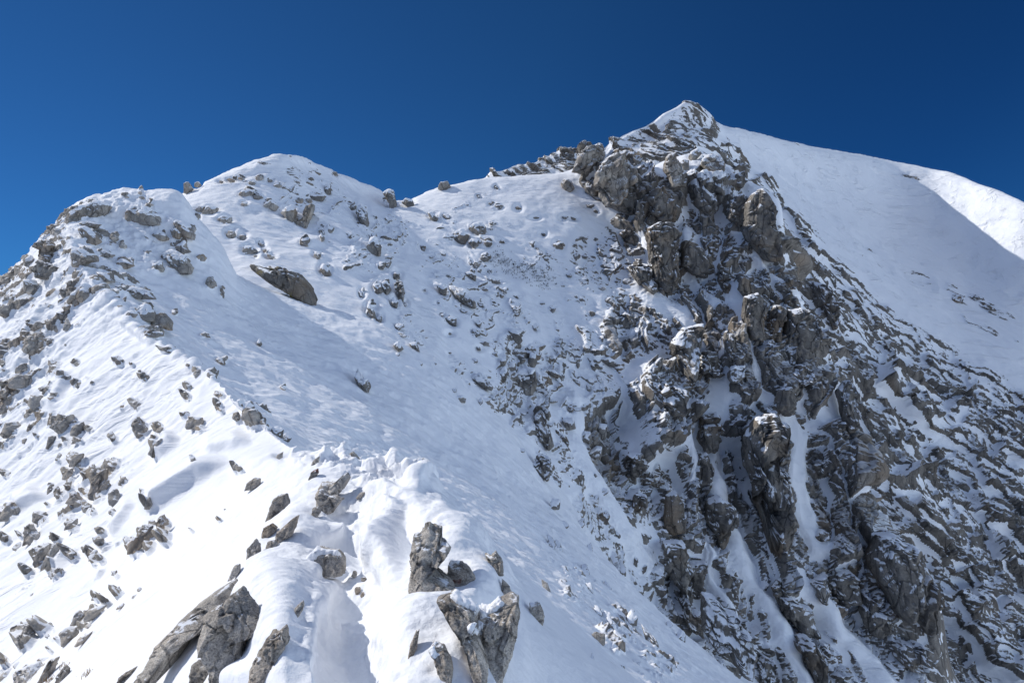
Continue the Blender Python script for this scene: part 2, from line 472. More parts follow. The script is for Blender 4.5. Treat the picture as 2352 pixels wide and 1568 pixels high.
def rock(name, outline, mats, label=None, cat="rock", group=None, thick=0.62, sub=None, rough=1.0, lean=0.5, strata=0.0, sink=0.10, cap=0.0, soft=False, patches=None):
    """a weathered block with the given outline seen from the path, set into the snow where it stands"""
    ROCK_N[0] += 1; seed = ROCK_N[0]
    rs = np.random.RandomState(seed * 7 + 1)
    p = np.array(outline, float)
    c = np.array(area_centre(p))
    lo, hi = p.min(0), p.max(0)
    wpx, hpx = hi - lo
    yb = depth(c[0], min(hi[1] - 0.12 * hpx, 1560)) or depth(c[0], c[1])
    yt = depth(c[0], lo[1] + 0.1 * hpx)
    ym = depth(c[0], min(c[1], 1560))
    if ym is None: ym = yb
    if yb is None: yb = ym
    if yb is None: return None
    ym = max(ym, yb * 0.97)
    if yt is None or yt > ym * 1.5: yt = ym
    yt = max(yt, yb)
    size = min(wpx, hpx) * yb / F
    yb = max(yb, ym - size * 2.0)
    slope = min((yt - yb) / max(hpx * 0.78, 1), 1.3 * yb / F * 1.2) * lean          # metres per unit, leaning back with the snow
    if sub is None:
        m = max(wpx, hpx)
        sub = 6 if m > 150 else 5 if m > 45 else 4 if m > 18 else 3
    D, f = ico(sub)
    dx, dz, dy = D[:, 0], D[:, 2], D[:, 1]                         # dy < 0 looks at the camera
    th = np.arctan2(-dz, dx)
    q = np.linspace(-np.pi, np.pi, 241)
    rr = radial(p, c, q)
    r = np.interp(th, q, rr)
    s = np.sqrt(dx * dx + dz * dz)
    # flat broken faces
    K = 10 if sub < 5 else 20
    nn = rs.normal(size=(K, 3)); nn[:, 1] = -np.abs(nn[:, 1]) * 1.1 - 0.25; nn /= np.linalg.norm(nn, axis=1, keepdims=True)
    craggy = name == 'crag'
    if craggy:                                         # steep faces meeting in upright edges
        nn[:, 2] *= 0.35; nn /= np.linalg.norm(nn, axis=1, keepdims=True)
    hh = rs.uniform(0.52, 0.92, K)
    dots = D @ nn.T
    k = np.min(np.where(dots > 0.05, hh / np.maximum(dots, 0.05), 9.0), axis=1)
    k = np.minimum(k, 1.0)
    if soft: k = np.ones_like(k)
    body = np.sign(dy) * np.abs(dy) ** 0.7 * k
    T = thick * size * 0.75
    inpl = s * 1.06 if soft else s ** (0.5 if craggy else 0.75) * (0.14 * k + 0.90)
    px = c[0] + np.cos(th) * r * inpl; py = c[1] + np.sin(th) * r * inpl
    Yc = yb + (hi[1] - py) * slope + sink * T
    Y = Yc + body * T * np.where(dy > 0, 1.25, 1.0)
    V = np.stack([(px - CX) / F * Yc, Y, (CY - py) / F * Yc], 1)
    # surface relief
    L = max(size, 1e-3)
    o = rs.uniform(-50, 50, 3)
    u = V / L * 1.6 + o
    oc = 3 if sub < 5 else 5 if sub == 5 else 6
    n1 = fbm(u[:, 0], u[:, 1], u[:, 2] * 0.8, oc, seed % 97, 0.55)
    n2 = fbm(u[:, 0] * 2.2, u[:, 1] * 2.2, u[:, 2] * 1.4, oc, seed % 89 + 100, 0.55, True)
    out = D * np.array([0.62, 1.2, 0.62])
    disp = (0.10 * n1 + 0.085 * n2 + 0.02) * L * rough * (1.2 if sub < 5 else 1)
    if soft: disp = (0.34 * fbm(u[:, 0] * .8, u[:, 1] * .8, u[:, 2] * .8, 3, seed % 41, 0.5) + 0.05 * n1) * L
    elif sub >= 5:
        e1, e2, e3, bx, by, ff = voro((u[:, 0] * 1.5 + u[:, 1] * .7 + n1 * 1.2), (u[:, 2] * 1.0 + u[:, 1] * .4 + n2 * .8), seed % 71)
        disp += L * rough * (0.10 * (e1 - 0.5) + 0.16 * (e2 - .5) * bx + 0.16 * (e3 - .6) * by - 0.06 * (1 - sstep(0, 0.11, ff)))
    if craggy:
        wx = fbm(V[:, 0] / 7, V[:, 1] / 7, V[:, 2] / 7, 3, 81); wz = fbm(V[:, 0] / 7, V[:, 1] / 7, V[:, 2] / 7, 3, 82)
        ca_ = V[:, 0] * 0.9 - V[:, 2] * 0.30 + V[:, 1] * 0.12 + 3.0 * wx; cb_ = V[:, 2] * 0.95 + V[:, 0] * 0.28 + 3.5 * wz
        fr = np.zeros(len(V))
        for S, tall, amp, sd_ in ((0.55, 2.0, 0.17, 1), (0.25, 1.8, 0.10, 2), (0.115, 1.5, 0.055, 3)):
            q1, q2, q3, bx, by, ff = voro(ca_ / (S * L), cb_ / (S * L * tall), seed + sd_)
            fr += amp * ((q1 - 0.5) * 1.6 + (q2 - 0.5) * 2.2 * bx + (q3 - 0.8) * 2.4 * by) - amp * 0.5 * (1 - sstep(0, 0.10, ff))
        disp = disp * 0.5
        V[:, 1] -= fr * L * rough * np.clip(np.abs(dy) * 1.6, 0.25, 1)
        V[:, 0] += fr * L * rough * 0.5 * dx; V[:, 2] += fr * L * rough * 0.35 * dz
    if strata:
        sd = u[:, 0] * 0.9 - u[:, 2] * 0.55 + 0.5 * n1 + u[:, 1] * 0.3
        lay = perlin(sd * 4.0, u[:, 1] * 0.3, u[:, 2] * 0.35, seed % 31)
        lay2 = perlin(sd * 10.0, u[:, 1] * 0.5, u[:, 2] * 0.5, seed % 31 + 1)
        disp += strata * L * (0.10 * lay + 0.04 * lay2)
    V = V + out * disp[:, None]
    base = np.array([(c[0] - CX) / F * yb, yb, (CY - hi[1]) / F * yb])
    me = bpy.data.meshes.new(name)
    me.vertices.add(len(V)); me.vertices.foreach_set("co", (V - base).astype(np.float32).ravel())
    me.loops.add(f.size); me.loops.foreach_set("vertex_index", f.ravel())
    me.polygons.add(len(f)); me.polygons.foreach_set("loop_start", np.arange(0, f.size, 3, dtype=np.int32))
    me.update(calc_edges=True)
    if sub > 3: me.polygons.foreach_set("use_smooth", np.ones(len(f), bool))
    me.materials.append(mats)
    root = ob = bpy.data.objects.new(name if not cap else "stone", me)
    if cap:
        COL.objects.link(ob)
        root = bpy.data.objects.new(name, None)
        ob.parent = root
    ob = root
    ob.location = base
    ob["category"] = cat; ob["kind"] = "thing"
    if label: ob["label"] = label
    if group: ob["group"] = group
    COL.objects.link(ob)
    if cap:                                            # the snow lying on top of it
        a, b, cc = V[f[:, 0]], V[f[:, 1]], V[f[:, 2]]
        fn = np.cross(b - a, cc - a)
        vn = np.zeros_like(V)
        for j in range(3): np.add.at(vn, f[:, j], fn)
        vn /= np.linalg.norm(vn, axis=1, keepdims=True) + 1e-12
        up = np.clip(D[:, 2] * 0.45 + vn[:, 2] * 0.75 - 0.15 * D[:, 1], -1, 1)
        w = fbm(u[:, 0] * 1.1, u[:, 1] * 1.1, u[:, 2] * 1.1, 3, seed % 53)
        lay_ = sstep(0.45, 0.80, up + 0.38 * w)
        push = np.array([0, 0, 1.0])
        if patches:
            qx = V[:, 0] / V[:, 1] * F + CX; qy = CY - V[:, 2] / V[:, 1] * F
            sd_ = np.full(len(V), -1e3)
            for pl in patches:
                dist = line_dist(qx, qy, pl + pl[:1]); sd_ = np.maximum(sd_, np.where(in_poly(qx, qy, pl), dist, -dist))
            lay_ = np.where(dy < 0.35, sstep(-4, 9, sd_ + 16 * w), 0.0)
            push = np.array([0.1, -0.75, 0.65])
        W = V + push * (cap * L * lay_)[:, None] - D * (0.07 * L * (1 - lay_))[:, None]
        keepf = (lay_[f].max(1) > 0.02)
        if keepf.sum() > 12:
            g = f[keepf]; used = np.unique(g); rm = np.zeros(len(V), np.int32); rm[used] = np.arange(len(used)); g = rm[g]
            sm = bpy.data.meshes.new("snow_cap")
            sm.vertices.add(len(used)); sm.vertices.foreach_set("co", (W[used] - base).astype(np.float32).ravel())
            sm.loops.add(g.size); sm.loops.foreach_set("vertex_index", g.astype(np.int32).ravel())
            sm.polygons.add(len(g)); sm.polygons.foreach_set("loop_start", np.arange(0, g.size, 3, dtype=np.int32))
            sm.update(calc_edges=True)
            sm.polygons.foreach_set("use_smooth", np.ones(len(g), bool))
            sm.materials.append(M_SNOW)
            so = bpy.data.objects.new("snow_cap", sm); so.parent = ob
            COL.objects.link(so)
    PLACED.append((ob, c[0], c[1], wpx, hpx, yb, label))
    return ob

M_NEAR = surface_mat("pale_limestone", False, 0.32, 2.7, 0.25, snow_lo=0.95, snow_hi=1.05)
M_SPOT = surface_mat("limestone_with_orange_lichen", False, 0.32, 1.9, 0.35, snow_lo=0.95, snow_hi=1.05, spots=5.0)
M_BROWN = surface_mat("brown_limestone", False, 0.35, 1.9, 0.95, snow_lo=0.95, snow_hi=1.05)
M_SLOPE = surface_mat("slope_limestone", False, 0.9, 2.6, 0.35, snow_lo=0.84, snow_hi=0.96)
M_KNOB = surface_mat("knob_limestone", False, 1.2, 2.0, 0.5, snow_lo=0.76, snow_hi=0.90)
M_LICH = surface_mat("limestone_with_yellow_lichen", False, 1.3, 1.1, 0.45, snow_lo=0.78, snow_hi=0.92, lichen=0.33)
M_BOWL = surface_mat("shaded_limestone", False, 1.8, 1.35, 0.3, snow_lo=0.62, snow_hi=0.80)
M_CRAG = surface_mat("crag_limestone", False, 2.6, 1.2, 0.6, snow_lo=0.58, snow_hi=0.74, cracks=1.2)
M_PALE = surface_mat("pale_crag_limestone", False, 2.4, 1.8, 0.5, snow_lo=0.62, snow_hi=0.82, cracks=1.2, dust=0.25)
M_SNOW = snow_only_mat()
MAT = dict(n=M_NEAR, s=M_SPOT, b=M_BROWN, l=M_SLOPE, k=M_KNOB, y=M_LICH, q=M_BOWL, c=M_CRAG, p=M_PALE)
# (material, survey sheet, outline, name, label, landmark phrase, options)
BIG = [
 # ---- beside the trodden crest
 ('n', 5, [(1210,740),(1290,680),(1350,720),(1345,790),(1390,830),(1330,870),(1290,930),(1330,990),(1410,1010),(1420,1080),(1360,1140),(1270,1145),(1195,1130),(1190,1060),(1180,1020),(1195,930),(1200,820)], 'boulder', 'tall pale grey rock with slanting grooves beside the trodden snow crest', 'tall grooved rock', dict(strata=1.0, thick=.8, lean=.7)),
 ('s', 5, [(1410,890),(1480,885),(1520,930),(1540,965),(1490,1000),(1430,1010),(1405,960)], 'boulder', 'dark block with red lichen dots wedged against the tall grooved rock', 'red-dotted block', dict(lean=.7)),
 ('n', 5, [(1360,1130),(1430,1095),(1490,1140),(1550,1180),(1560,1220),(1510,1250),(1560,1330),(1590,1420),(1615,1500),(1595,1580),(1540,1500),(1510,1390),(1470,1280),(1410,1195)], 'rock_slab', 'pale leaning slab running down from the foot of the tall grooved rock', 'pale leaning slab', dict(strata=.6, thick=.9)),
 ('n', 5, [(1585,1180),(1640,1175),(1680,1145),(1750,1100),(1790,1105),(1795,1190),(1780,1280),(1750,1390),(1720,1480),(1690,1600),(1630,1600),(1615,1500),(1590,1400),(1575,1300)], 'boulder', 'big dark grey ridged boulder at the bottom edge beside the pale leaning slab', 'big ridged boulder', dict(strata=.8, thick=.8)),
 ('n', 5, [(580,910),(590,860),(650,800),(700,820),(750,820),(785,870),(780,940),(700,945),(620,935)], 'boulder', 'pale rounded boulder split by one vertical crack next to the footprints', 'cracked rounded boulder', dict(lean=.5, thick=.8, rough=.7)),
 ('n', 5, [(1290,1390),(1320,1350),(1370,1375),(1400,1430),(1415,1500),(1410,1560),(1370,1550),(1340,1500),(1320,1420)], 'boulder', 'grey wedge of rock in snow between the trench and the pale leaning slab', 'grey wedge', {}),
 ('n', 5, [(1165,1440),(1180,1360),(1210,1280),(1230,1265),(1215,1360),(1190,1430)], 'rock', 'thin upright sliver of rock on the side wall of the snow trench', 'thin sliver', {}),
 ('n', 5, [(1610,820),(1640,850),(1670,820),(1700,870),(1710,940),(1680,940),(1640,890)], 'rock', 'forked dark rock on the snow shoulder above the big ridged boulder', 'forked rock', {}),
 ('n', 5, [(1710,980),(1750,1020),(1765,1090),(1730,1095),(1705,1060)], 'rock', 'narrow dark rock between the forked rock and the big ridged boulder', None, {}),
 ('n', 5, [(1870,1120),(1920,1120),(1945,1180),(1935,1240),(1900,1210),(1875,1170)], 'rock', 'dark rock alone on the shaded snow, downhill of the big ridged boulder', None, {}),
 ('n', 6, [(95,1180),(130,1160),(155,1200),(155,1270),(130,1260),(110,1220)], 'rock', 'dark rock touching the big ridged boulder on its downhill side', None, {}),
 ('n', 6, [(150,1040),(180,1060),(195,1100),(185,1130),(165,1100)], 'rock', 'slim dark rock casting a slanted shadow, uphill of the red speckled stone', None, {}),
 ('s', 6, [(400,1330),(430,1310),(470,1320),(470,1370),(440,1380),(415,1355)], 'stone', 'red speckled stone alone on the near snow shoulder with its shadow', 'red speckled stone', {}),
 ('n', 5, [(680,420),(740,430),(800,370),(820,400),(790,450),(740,500),(690,510),(650,480)], 'boulder', 'pale angular boulder at the top of the rock row under the crest', 'angular crest boulder', {}),
 ('n', 5, [(640,500),(665,470),(710,505),(750,500),(780,520),(720,580),(670,605),(650,540)], 'boulder', 'rough pale block just under the angular crest boulder', 'rough pale block', {}),
 ('n', 5, [(615,640),(620,570),(655,555),(660,590),(630,630)], 'rock', 'small upright rock at the foot of the rough pale block', None, {}),
 ('n', 5, [(350,660),(380,590),(400,520),(460,495),(470,530),(480,580),(430,620),(390,650)], 'boulder', 'jagged rock in the middle of the rock row under the crest', 'jagged row rock', {}),
 ('b', 5, [(330,730),(340,680),(380,660),(410,680),(400,700),(360,730)], 'rock', 'rounded brownish rock just under the jagged row rock', None, {}),
 ('n', 5, [(415,750),(425,700),(450,680),(500,630),(525,620),(510,680),(490,720),(440,750)], 'boulder', 'cracked slanting rock beside the brownish one, half under the snow edge', 'slanting row rock', {}),
 ('n', 5, [(355,790),(365,760),(400,750),(415,770),(385,798)], 'rock', 'small block under the slanting row rock at the snow edge', None, {}),
 ('n', 5, [(245,870),(250,800),(290,750),(310,780),(310,830),(280,870)], 'rock', 'dark crumbly rock low in the rock row under the crest', 'crumbly row rock', {}),
 ('n', 5, [(135,980),(170,900),(195,890),(195,930),(160,970)], 'rock', 'lowest slanting rock of the row under the crest', 'lowest row rock', {}),
 ('n', 5, [(235,460),(250,420),(280,395),(310,400),(310,430),(270,455)], 'rock', 'lone egg-shaped grey rock on the smooth sunlit snow', 'egg-shaped rock', dict(rough=.6)),
 ('s', 5, [(595,400),(615,360),(645,340),(648,365),(615,400)], 'stone', 'small orange spotted stone under the snow crest', 'orange spotted stone', {}),
 ('n', 5, [(610,325),(625,290),(655,270),(650,300)], 'rock', 'thin rock streak under the lumpy snow heap', None, {}),
 ('n', 5, [(405,290),(420,260),(445,245),(440,275)], 'rock', 'small sharp rock near the dip of the crest', None, {}),
 ('q', 5, [(380,150),(385,110),(420,100),(450,115),(440,160),(410,175)], 'rock', 'dark rock on the shaded side of the dip in the crest', 'dip rock', {}),
 ('q', 5, [(445,150),(465,140),(495,165),(480,185),(455,175)], 'rock', 'small dark rock beside the dip rock in the shade', None, {}),
 ('l', 5, [(210,50),(230,10),(280,0),(310,30),(310,80),(280,85),(240,60)], 'boulder', 'grey boulder where the sunlit and shaded slopes meet below the corniced crest', 'crest corner boulder', {}),
 ('l', 5, [(160,50),(165,20),(190,10),(200,40),(180,62)], 'rock', 'small grey rock next to the crest corner boulder', None, {}),
 ('n', 5, [(835,255),(850,243),(885,280),(880,290),(855,275)], 'rock', 'dark rock on the far side of the lumpy snow heap', None, {}),
 ('n', 5, [(510,1190),(520,1140),(560,1100),(565,1130),(540,1180),(520,1200)], 'rock', 'narrow rock emerging from the snow bank behind the tall pointed boulder', None, {}),
 ('n', 5, oval(858,945,30,40,10,np.random.RandomState(1)), 'stone', 'uppermost loose stone in the trodden footprints', None, {}),
 ('n', 5, oval(912,972,32,24,-20,np.random.RandomState(2)), 'stone', 'flat loose stone in the trodden footprints', None, {}),
 ('n', 5, oval(878,1037,36,46,0,np.random.RandomState(3)), 'stone', 'largest loose stone in the trodden footprints', None, {}),
 ('n', 5, oval(906,1060,22,36,0,np.random.RandomState(4)), 'stone', 'lowest loose stone in the trodden footprints', None, {}),
 ('n', 5, [(870,505),(890,480),(925,470),(905,495),(880,512)], 'rock', 'sloping grey rock patch just under the snow clods', None, {}),
 # ---- bottom corner
 ('n', 4, [(850,1500),(880,1440),(940,1330),(1010,1270),(1080,1180),(1170,1110),(1270,1050),(1280,1120),(1250,1180),(1190,1240),(1120,1280),(1060,1330),(1000,1390),(940,1460),(900,1540),(840,1620),(790,1620)], 'rock_slab', 'long smooth grey slab slanting down the snow beside the tall pointed boulder', 'long grey slab', dict(thick=.8, rough=.45, lean=.9)),
 ('n', 4, [(1180,1290),(1215,1190),(1290,1150),(1310,1110),(1350,1080),(1390,1120),(1430,1170),(1480,1230),(1470,1270),(1400,1280),(1390,1330),(1370,1380),(1430,1400),(1390,1440),(1360,1500),(1330,1620),(1260,1620),(1230,1490),(1190,1410),(1175,1340)], 'boulder', 'tall pointed mottled boulder at the bottom, beside the long grey slab', 'tall pointed boulder', dict(thick=.75, lean=.35, sink=0.0)),
 ('n', 4, [(1440,1590),(1450,1480),(1500,1380),(1540,1310),(1600,1290),(1620,1260),(1640,1330),(1610,1400),(1600,1460),(1540,1520),(1490,1590)], 'boulder', 'jagged layered rock at the bottom between the pointed boulder and the trench', 'jagged layered rock', dict(strata=.7, lean=.6)),
 ('b', 4, [(1095,1620),(1110,1480),(1140,1460),(1160,1490),(1210,1460),(1250,1540),(1260,1620)], 'boulder', 'pinkish brown rock at the bottom edge under the tall pointed boulder', 'pinkish brown rock', {}),
 ('n', 4, [(760,1590),(800,1540),(850,1500),(900,1490),(950,1500),(960,1560),(930,1600),(840,1620)], 'boulder', 'dark crumbling rock at the bottom edge under the long grey slab', 'dark crumbling rock', dict(rough=1.4)),
 ('l', 4, [(90,1330),(105,1290),(150,1270),(150,1230),(185,1210),(175,1250),(185,1310),(160,1350),(120,1375)], 'boulder', 'rounded boulder with a raised horn low on the sunlit slope', 'horned boulder', {}),
 ('l', 4, [(345,1280),(380,1250),(430,1255),(435,1290),(410,1320),(390,1355),(360,1350),(355,1310)], 'boulder', 'blocky boulder with blue shade behind it, next to the horned boulder', 'blocky boulder', {}),
 ('l', 4, [(490,1190),(510,1150),(560,1130),(600,1130),(570,1170),(520,1210),(495,1215)], 'rock', 'smooth oval slab uphill of the blocky boulder', 'oval slab', dict(rough=.5)),
 ('l', 4, [(405,1240),(430,1190),(445,1155),(475,1190),(440,1230)], 'rock', 'spiky rock between the blocky boulder and the oval slab', None, {}),
 ('l', 4, [(435,1350),(455,1310),(525,1275),(500,1320),(450,1355)], 'rock', 'flat slanting rock below the oval slab', None, {}),
 ('n', 4, [(685,1590),(700,1530),(770,1485),(760,1530),(720,1590)], 'rock', 'dark pointed rock at the bottom edge, downhill of the long grey slab', None, {}),
 ('l', 4, [(90,1560),(100,1500),(150,1470),(200,1460),(220,1490),(225,1550),(180,1590),(120,1590)], 'boulder', 'broad layered boulder in the bottom corner', 'corner boulder', dict(strata=.6)),
 ('l', 4, [(200,1600),(260,1500),(285,1440),(320,1420),(300,1480),(260,1560)], 'rock', 'steep fin of rock beside the corner boulder', 'corner fin', {}),
 ('l', 4, [(-10,1590),(0,1530),(40,1490),(70,1510),(60,1560),(30,1600)], 'rock', 'dark rock at the very edge beside the corner boulder', None, {}),
 ('b', 4, [(320,1600),(330,1530),(370,1480),(385,1500),(380,1600)], 'rock', 'brown rusty rock beside the corner fin, grass at its foot', None, {}),
 ('l', 4, [(790,760),(795,700),(830,660),(870,670),(870,730),(840,770),(800,800)], 'boulder', 'tall boulder in the middle of the rock group on the sunlit slope', 'middle slope boulder', {}),
 ('l', 4, [(905,680),(910,620),(935,600),(965,660),(930,660),(935,710),(910,730)], 'rock', 'ragged forked rock beside the middle slope boulder', None, {}),
 ('l', 4, [(730,830),(740,770),(780,730),(800,790),(780,820)], 'rock', 'crumbly rock at the foot of the middle slope boulder', None, {}),
 ('l', 4, [(195,890),(200,850),(240,790),(280,770),(270,810),(240,860),(210,905)], 'rock_slab', 'long steep slab, upper one of a slanting pair', 'upper paired slab', {}),
 ('l', 4, [(235,930),(250,880),(290,800),(320,760),(320,810),(290,870)], 'rock_slab', 'long steep slab, lower one of a slanting pair', 'lower paired slab', {}),
 ('l', 4, [(140,780),(140,700),(170,655),(185,700),(215,720),(220,750),(180,780),(160,760)], 'boulder', 'pointed double rock above the slanting pair of slabs', 'double rock', {}),
 ('l', 4, [(190,640),(195,585),(250,590),(255,610),(230,630),(225,660)], 'rock', 'hook-shaped rock above the pointed double rock', None, {}),
 ('l', 4, [(-5,640),(20,590),(60,530),(95,570),(90,610),(50,630)], 'boulder', 'brown pyramid-shaped rock at the edge of the sunlit slope', 'edge pyramid', {}),
 ('l', 4, [(375,690),(385,660),(435,625),(435,655),(400,685)], 'rock', 'flat slanting blade of rock near the middle of the sunlit slope', 'slanting blade', {}),
 ('l', 4, [(510,500),(530,440),(540,390),(570,360),(600,340),(605,370),(580,400),(610,410),(615,480),(580,515),(530,520)], 'boulder', 'biggest shaggy layered rock of the cluster on the sunlit slope', 'shaggy cluster rock', dict(strata=.8)),
 ('l', 4, [(385,535),(400,500),(410,470),(430,480),(460,520),(440,540),(410,540)], 'rock', 'splintered rock under the shaggy cluster rock', None, dict(strata=.8)),
 ('l', 4, [(635,540),(630,480),(660,455),(680,510),(700,520),(660,560)], 'rock', 'tall narrow rock beside the shaggy cluster rock', 'tall narrow rock', {}),
 ('l', 4, [(400,330),(410,290),(450,250),(470,255),(460,280),(430,320)], 'rock', 'leaning oblong rock above the shaggy cluster', 'oblong rock', {}),
 ('l', 4, [(360,400),(365,370),(410,335),(410,370),(380,400)], 'rock', 'leaning rock directly under the oblong rock', None, {}),
 ('l', 4, [(830,570),(840,520),(860,500),(875,540),(860,570)], 'rock', 'upright stone at the lower end of the long snow drift', 'drift stone', {}),
 ('l', 4, [(855,250),(870,210),(900,190),(925,160),(930,185),(900,220),(880,275)], 'rock', 'leaning stone at the end of the upper snow drift', 'upper drift stone', {}),
 ('l', 4, [(1070,100),(1080,60),(1120,42),(1155,45),(1165,75),(1130,105),(1080,112)], 'boulder', 'grey rounded boulder at the top of the upper snow drift', 'drift-top boulder', dict(rough=.6)),
 ('l', 4, [(760,90),(785,40),(810,80),(835,110),(820,150),(790,165),(775,130)], 'boulder', 'ragged tall rock on the slope, downhill of the drift-top boulder', 'ragged slope rock', {}),
 ('l', 4, [(290,100),(320,70),(370,60),(400,30),(410,80),(380,130),(340,140),(310,110)], 'boulder', 'wide broken rock with a rusty patch high on the sunlit slope', 'wide broken rock', dict(strata=.5)),
 ('l', 4, [(410,120),(430,90),(470,70),(475,110),(440,150),(410,150)], 'rock', 'slanting rock beside the wide broken rock', None, {}),
 ('l', 4, [(265,225),(290,150),(325,150),(320,190),(280,225)], 'rock', 'tall rock under the wide broken rock', None, {}),
 ('l', 4, [(10,140),(40,75),(80,70),(115,95),(80,140),(40,160)], 'boulder', 'broken boulder at the edge, below the heaped slope rocks', 'edge boulder', {}),
 # ---- first knob and its ridge
 ('k', 1, [(490,480),(500,400),(560,375),(625,400),(590,440),(540,470),(500,485)], 'boulder', 'brown overhanging boulder on the shoulder of the first knob', 'brown knob boulder', {}),
 ('k', 1, [(385,485),(410,450),(470,400),(490,410),(470,450),(420,490)], 'boulder', 'grey sloping rock on the skyline below the brown knob boulder', None, {}),
 ('k', 1, [(720,480),(730,430),(800,400),(860,420),(910,460),(920,510),(880,515),(800,500),(740,490)], 'boulder', 'largest dark outcrop on the face of the first knob', 'main knob outcrop', {}),
 ('k', 1, [(1000,500),(1030,490),(1070,520),(1110,560),(1105,590),(1060,580)], 'boulder', 'slanting outcrop near the sharp edge of the first knob', 'edge knob outcrop', {}),
 ('k', 1, [(980,540),(1010,530),(1040,560),(1030,590),(1000,580)], 'rock', 'flaky block downhill of the slanting edge outcrop', None, dict(strata=.8)),
 ('k', 1, [(870,570),(910,540),(940,560),(970,590),(930,600)], 'rock', 'rounded rocks under the main knob outcrop', None, {}),
 ('k', 1, [(935,700),(970,660),(1010,670),(1060,700),(1095,750),(1090,790),(1050,790),(1000,750),(960,720)], 'boulder', 'big cracked boulder low on the face of the first knob', 'low knob boulder', {}),
 ('k', 1, [(875,750),(920,715),(935,760),(930,775)], 'rock', 'small wedge beside the big cracked low knob boulder', None, {}),
 ('k', 1, [(1010,640),(1060,600),(1065,640),(1090,660),(1050,670)], 'rock', 'jagged rock just above the big cracked low knob boulder', None, {}),
 ('k', 1, [(460,530),(500,530),(540,570),(570,600),(530,620),(490,615),(480,570)], 'boulder', 'crumbled outcrop in the shade under the brown knob boulder', 'crumbled knob outcrop', dict(rough=1.3)),
 ('k', 1, [(450,500),(500,488),(580,505),(560,520),(490,515)], 'rock', 'thin band of rock just under the brown knob boulder', None, {}),
 ('k', 1, [(220,620),(270,595),(310,640),(330,690),(360,710),(320,720),(300,740),(240,720),(230,690),(220,650)], 'crag', 'upper block of the stacked tower on the skyline shoulder', 'skyline tower', {}),
 ('k', 1, [(200,760),(230,715),(290,735),(350,755),(340,775),(290,820),(220,810)], 'crag', 'lower block of the stacked tower on the skyline shoulder', 'lower skyline tower', {}),
 ('k', 1, [(145,740),(150,700),(180,685),(190,730),(170,755)], 'rock', 'upright skyline rock downhill of the stacked tower', None, {}),
 ('k', 1, [(140,880),(150,830),(190,830),(220,880),(170,905)], 'boulder', 'fan-shaped rock under the stacked skyline tower', 'fan rock', {}),
 ('k', 1, [(415,750),(420,640),(450,650),(500,680),(550,680),(550,715),(490,720),(450,745)], 'boulder', 'brown overhanging ledge where the sunlit ridge begins', 'brown ridge ledge', {}),
 ('k', 1, [(545,660),(600,655),(660,680),(640,695),(580,685)], 'rock', 'flat rock strip beside the brown ridge ledge', None, {}),
 ('k', 1, [(660,740),(700,705),(770,740),(720,760)], 'rock', 'triangular dark rock in the shade beyond the brown ridge ledge', None, {}),
 ('k', 1, [(555,780),(600,790),(660,840),(610,830)], 'rock', 'dark sliver in the snow downhill of the brown ridge ledge', None, {}),
 ('k', 1, [(670,900),(730,870),(790,870),(850,890),(895,935),(830,935),(760,930)], 'boulder', 'snow-capped flat outcrop, upper of two on the ridge edge', 'capped ridge outcrop', {}),
 ('k', 1, [(780,1040),(800,985),(840,970),(880,1010),(880,1060),(830,1060)], 'boulder', 'grey cracked half of the twin boulder on the ridge edge', 'twin boulder', {}),
 ('b', 1, [(875,1080),(890,1030),(930,1020),(970,1060),(970,1110),(920,1090)], 'boulder', 'reddish half of the twin boulder on the ridge edge', 'reddish twin boulder', {}),
 ('k', 1, [(720,1025),(750,1000),(785,1020),(775,1040),(740,1035)], 'rock', 'small rock tucked beside the grey twin boulder', None, {}),
 ('k', 1, [(830,1140),(850,1115),(930,1125),(940,1145),(880,1155)], 'rock', 'flat rock showing below the reddish twin boulder', None, {}),
 ('k', 1, [(450,940),(460,870),(490,845),(520,870),(515,900),(470,950)], 'boulder', 'striped upright rock below the brown ridge ledge', 'striped ridge rock', dict(strata=.8)),
 ('k', 1, [(390,950),(420,900),(460,880),(440,930),(400,960)], 'rock', 'thin slanting rock beside the striped ridge rock', None, {}),
 ('l', 1, [(365,1110),(380,1040),(400,1080),(395,1120)], 'rock', 'upright splinter of rock on the sunlit slope under the striped ridge rock', 'slope splinter', {}),
 ('l', 1, [(180,1110),(215,1060),(245,1090),(200,1120)], 'rock', 'small rock above the leaning slope pile', None, {}),
 ('l', 1, [(140,1230),(150,1170),(210,1130),(260,1170),(240,1220),(190,1260)], 'boulder', 'leaning pile of slabs on the sunlit slope', 'leaning slope pile', dict(strata=.7)),
 ('l', 1, [(60,1440),(60,1390),(110,1365),(135,1390),(130,1440),(90,1450)], 'boulder', 'square brownish block in the heaped slope rocks', 'square heap block', {}),
 ('l', 1, [(95,1360),(105,1320),(140,1300),(150,1340)], 'rock', 'topmost pointed rock of the heaped slope rocks', None, {}),
 ('l', 1, [(165,1540),(180,1480),(230,1490),(240,1540),(200,1572)], 'boulder', 'rounded boulder at the bottom of the heaped slope rocks', 'rounded heap boulder', {}),
 ('l', 1, [(135,1400),(145,1365),(180,1370),(178,1420),(150,1440)], 'rock', 'upright block beside the square heap block', None, {}),
 ('l', 1, [(-10,1530),(10,1420),(50,1400),(80,1470),(75,1580),(-10,1590)], 'crag', 'ribbed crag at the edge among the heaped slope rocks', 'ribbed edge crag', dict(strata=.8)),
 ('l', 1, [(-5,1020),(10,975),(60,970),(50,1010),(20,1035)], 'boulder', 'dark boulder at the edge of the picture below the skyline tower', 'high edge boulder', {}),
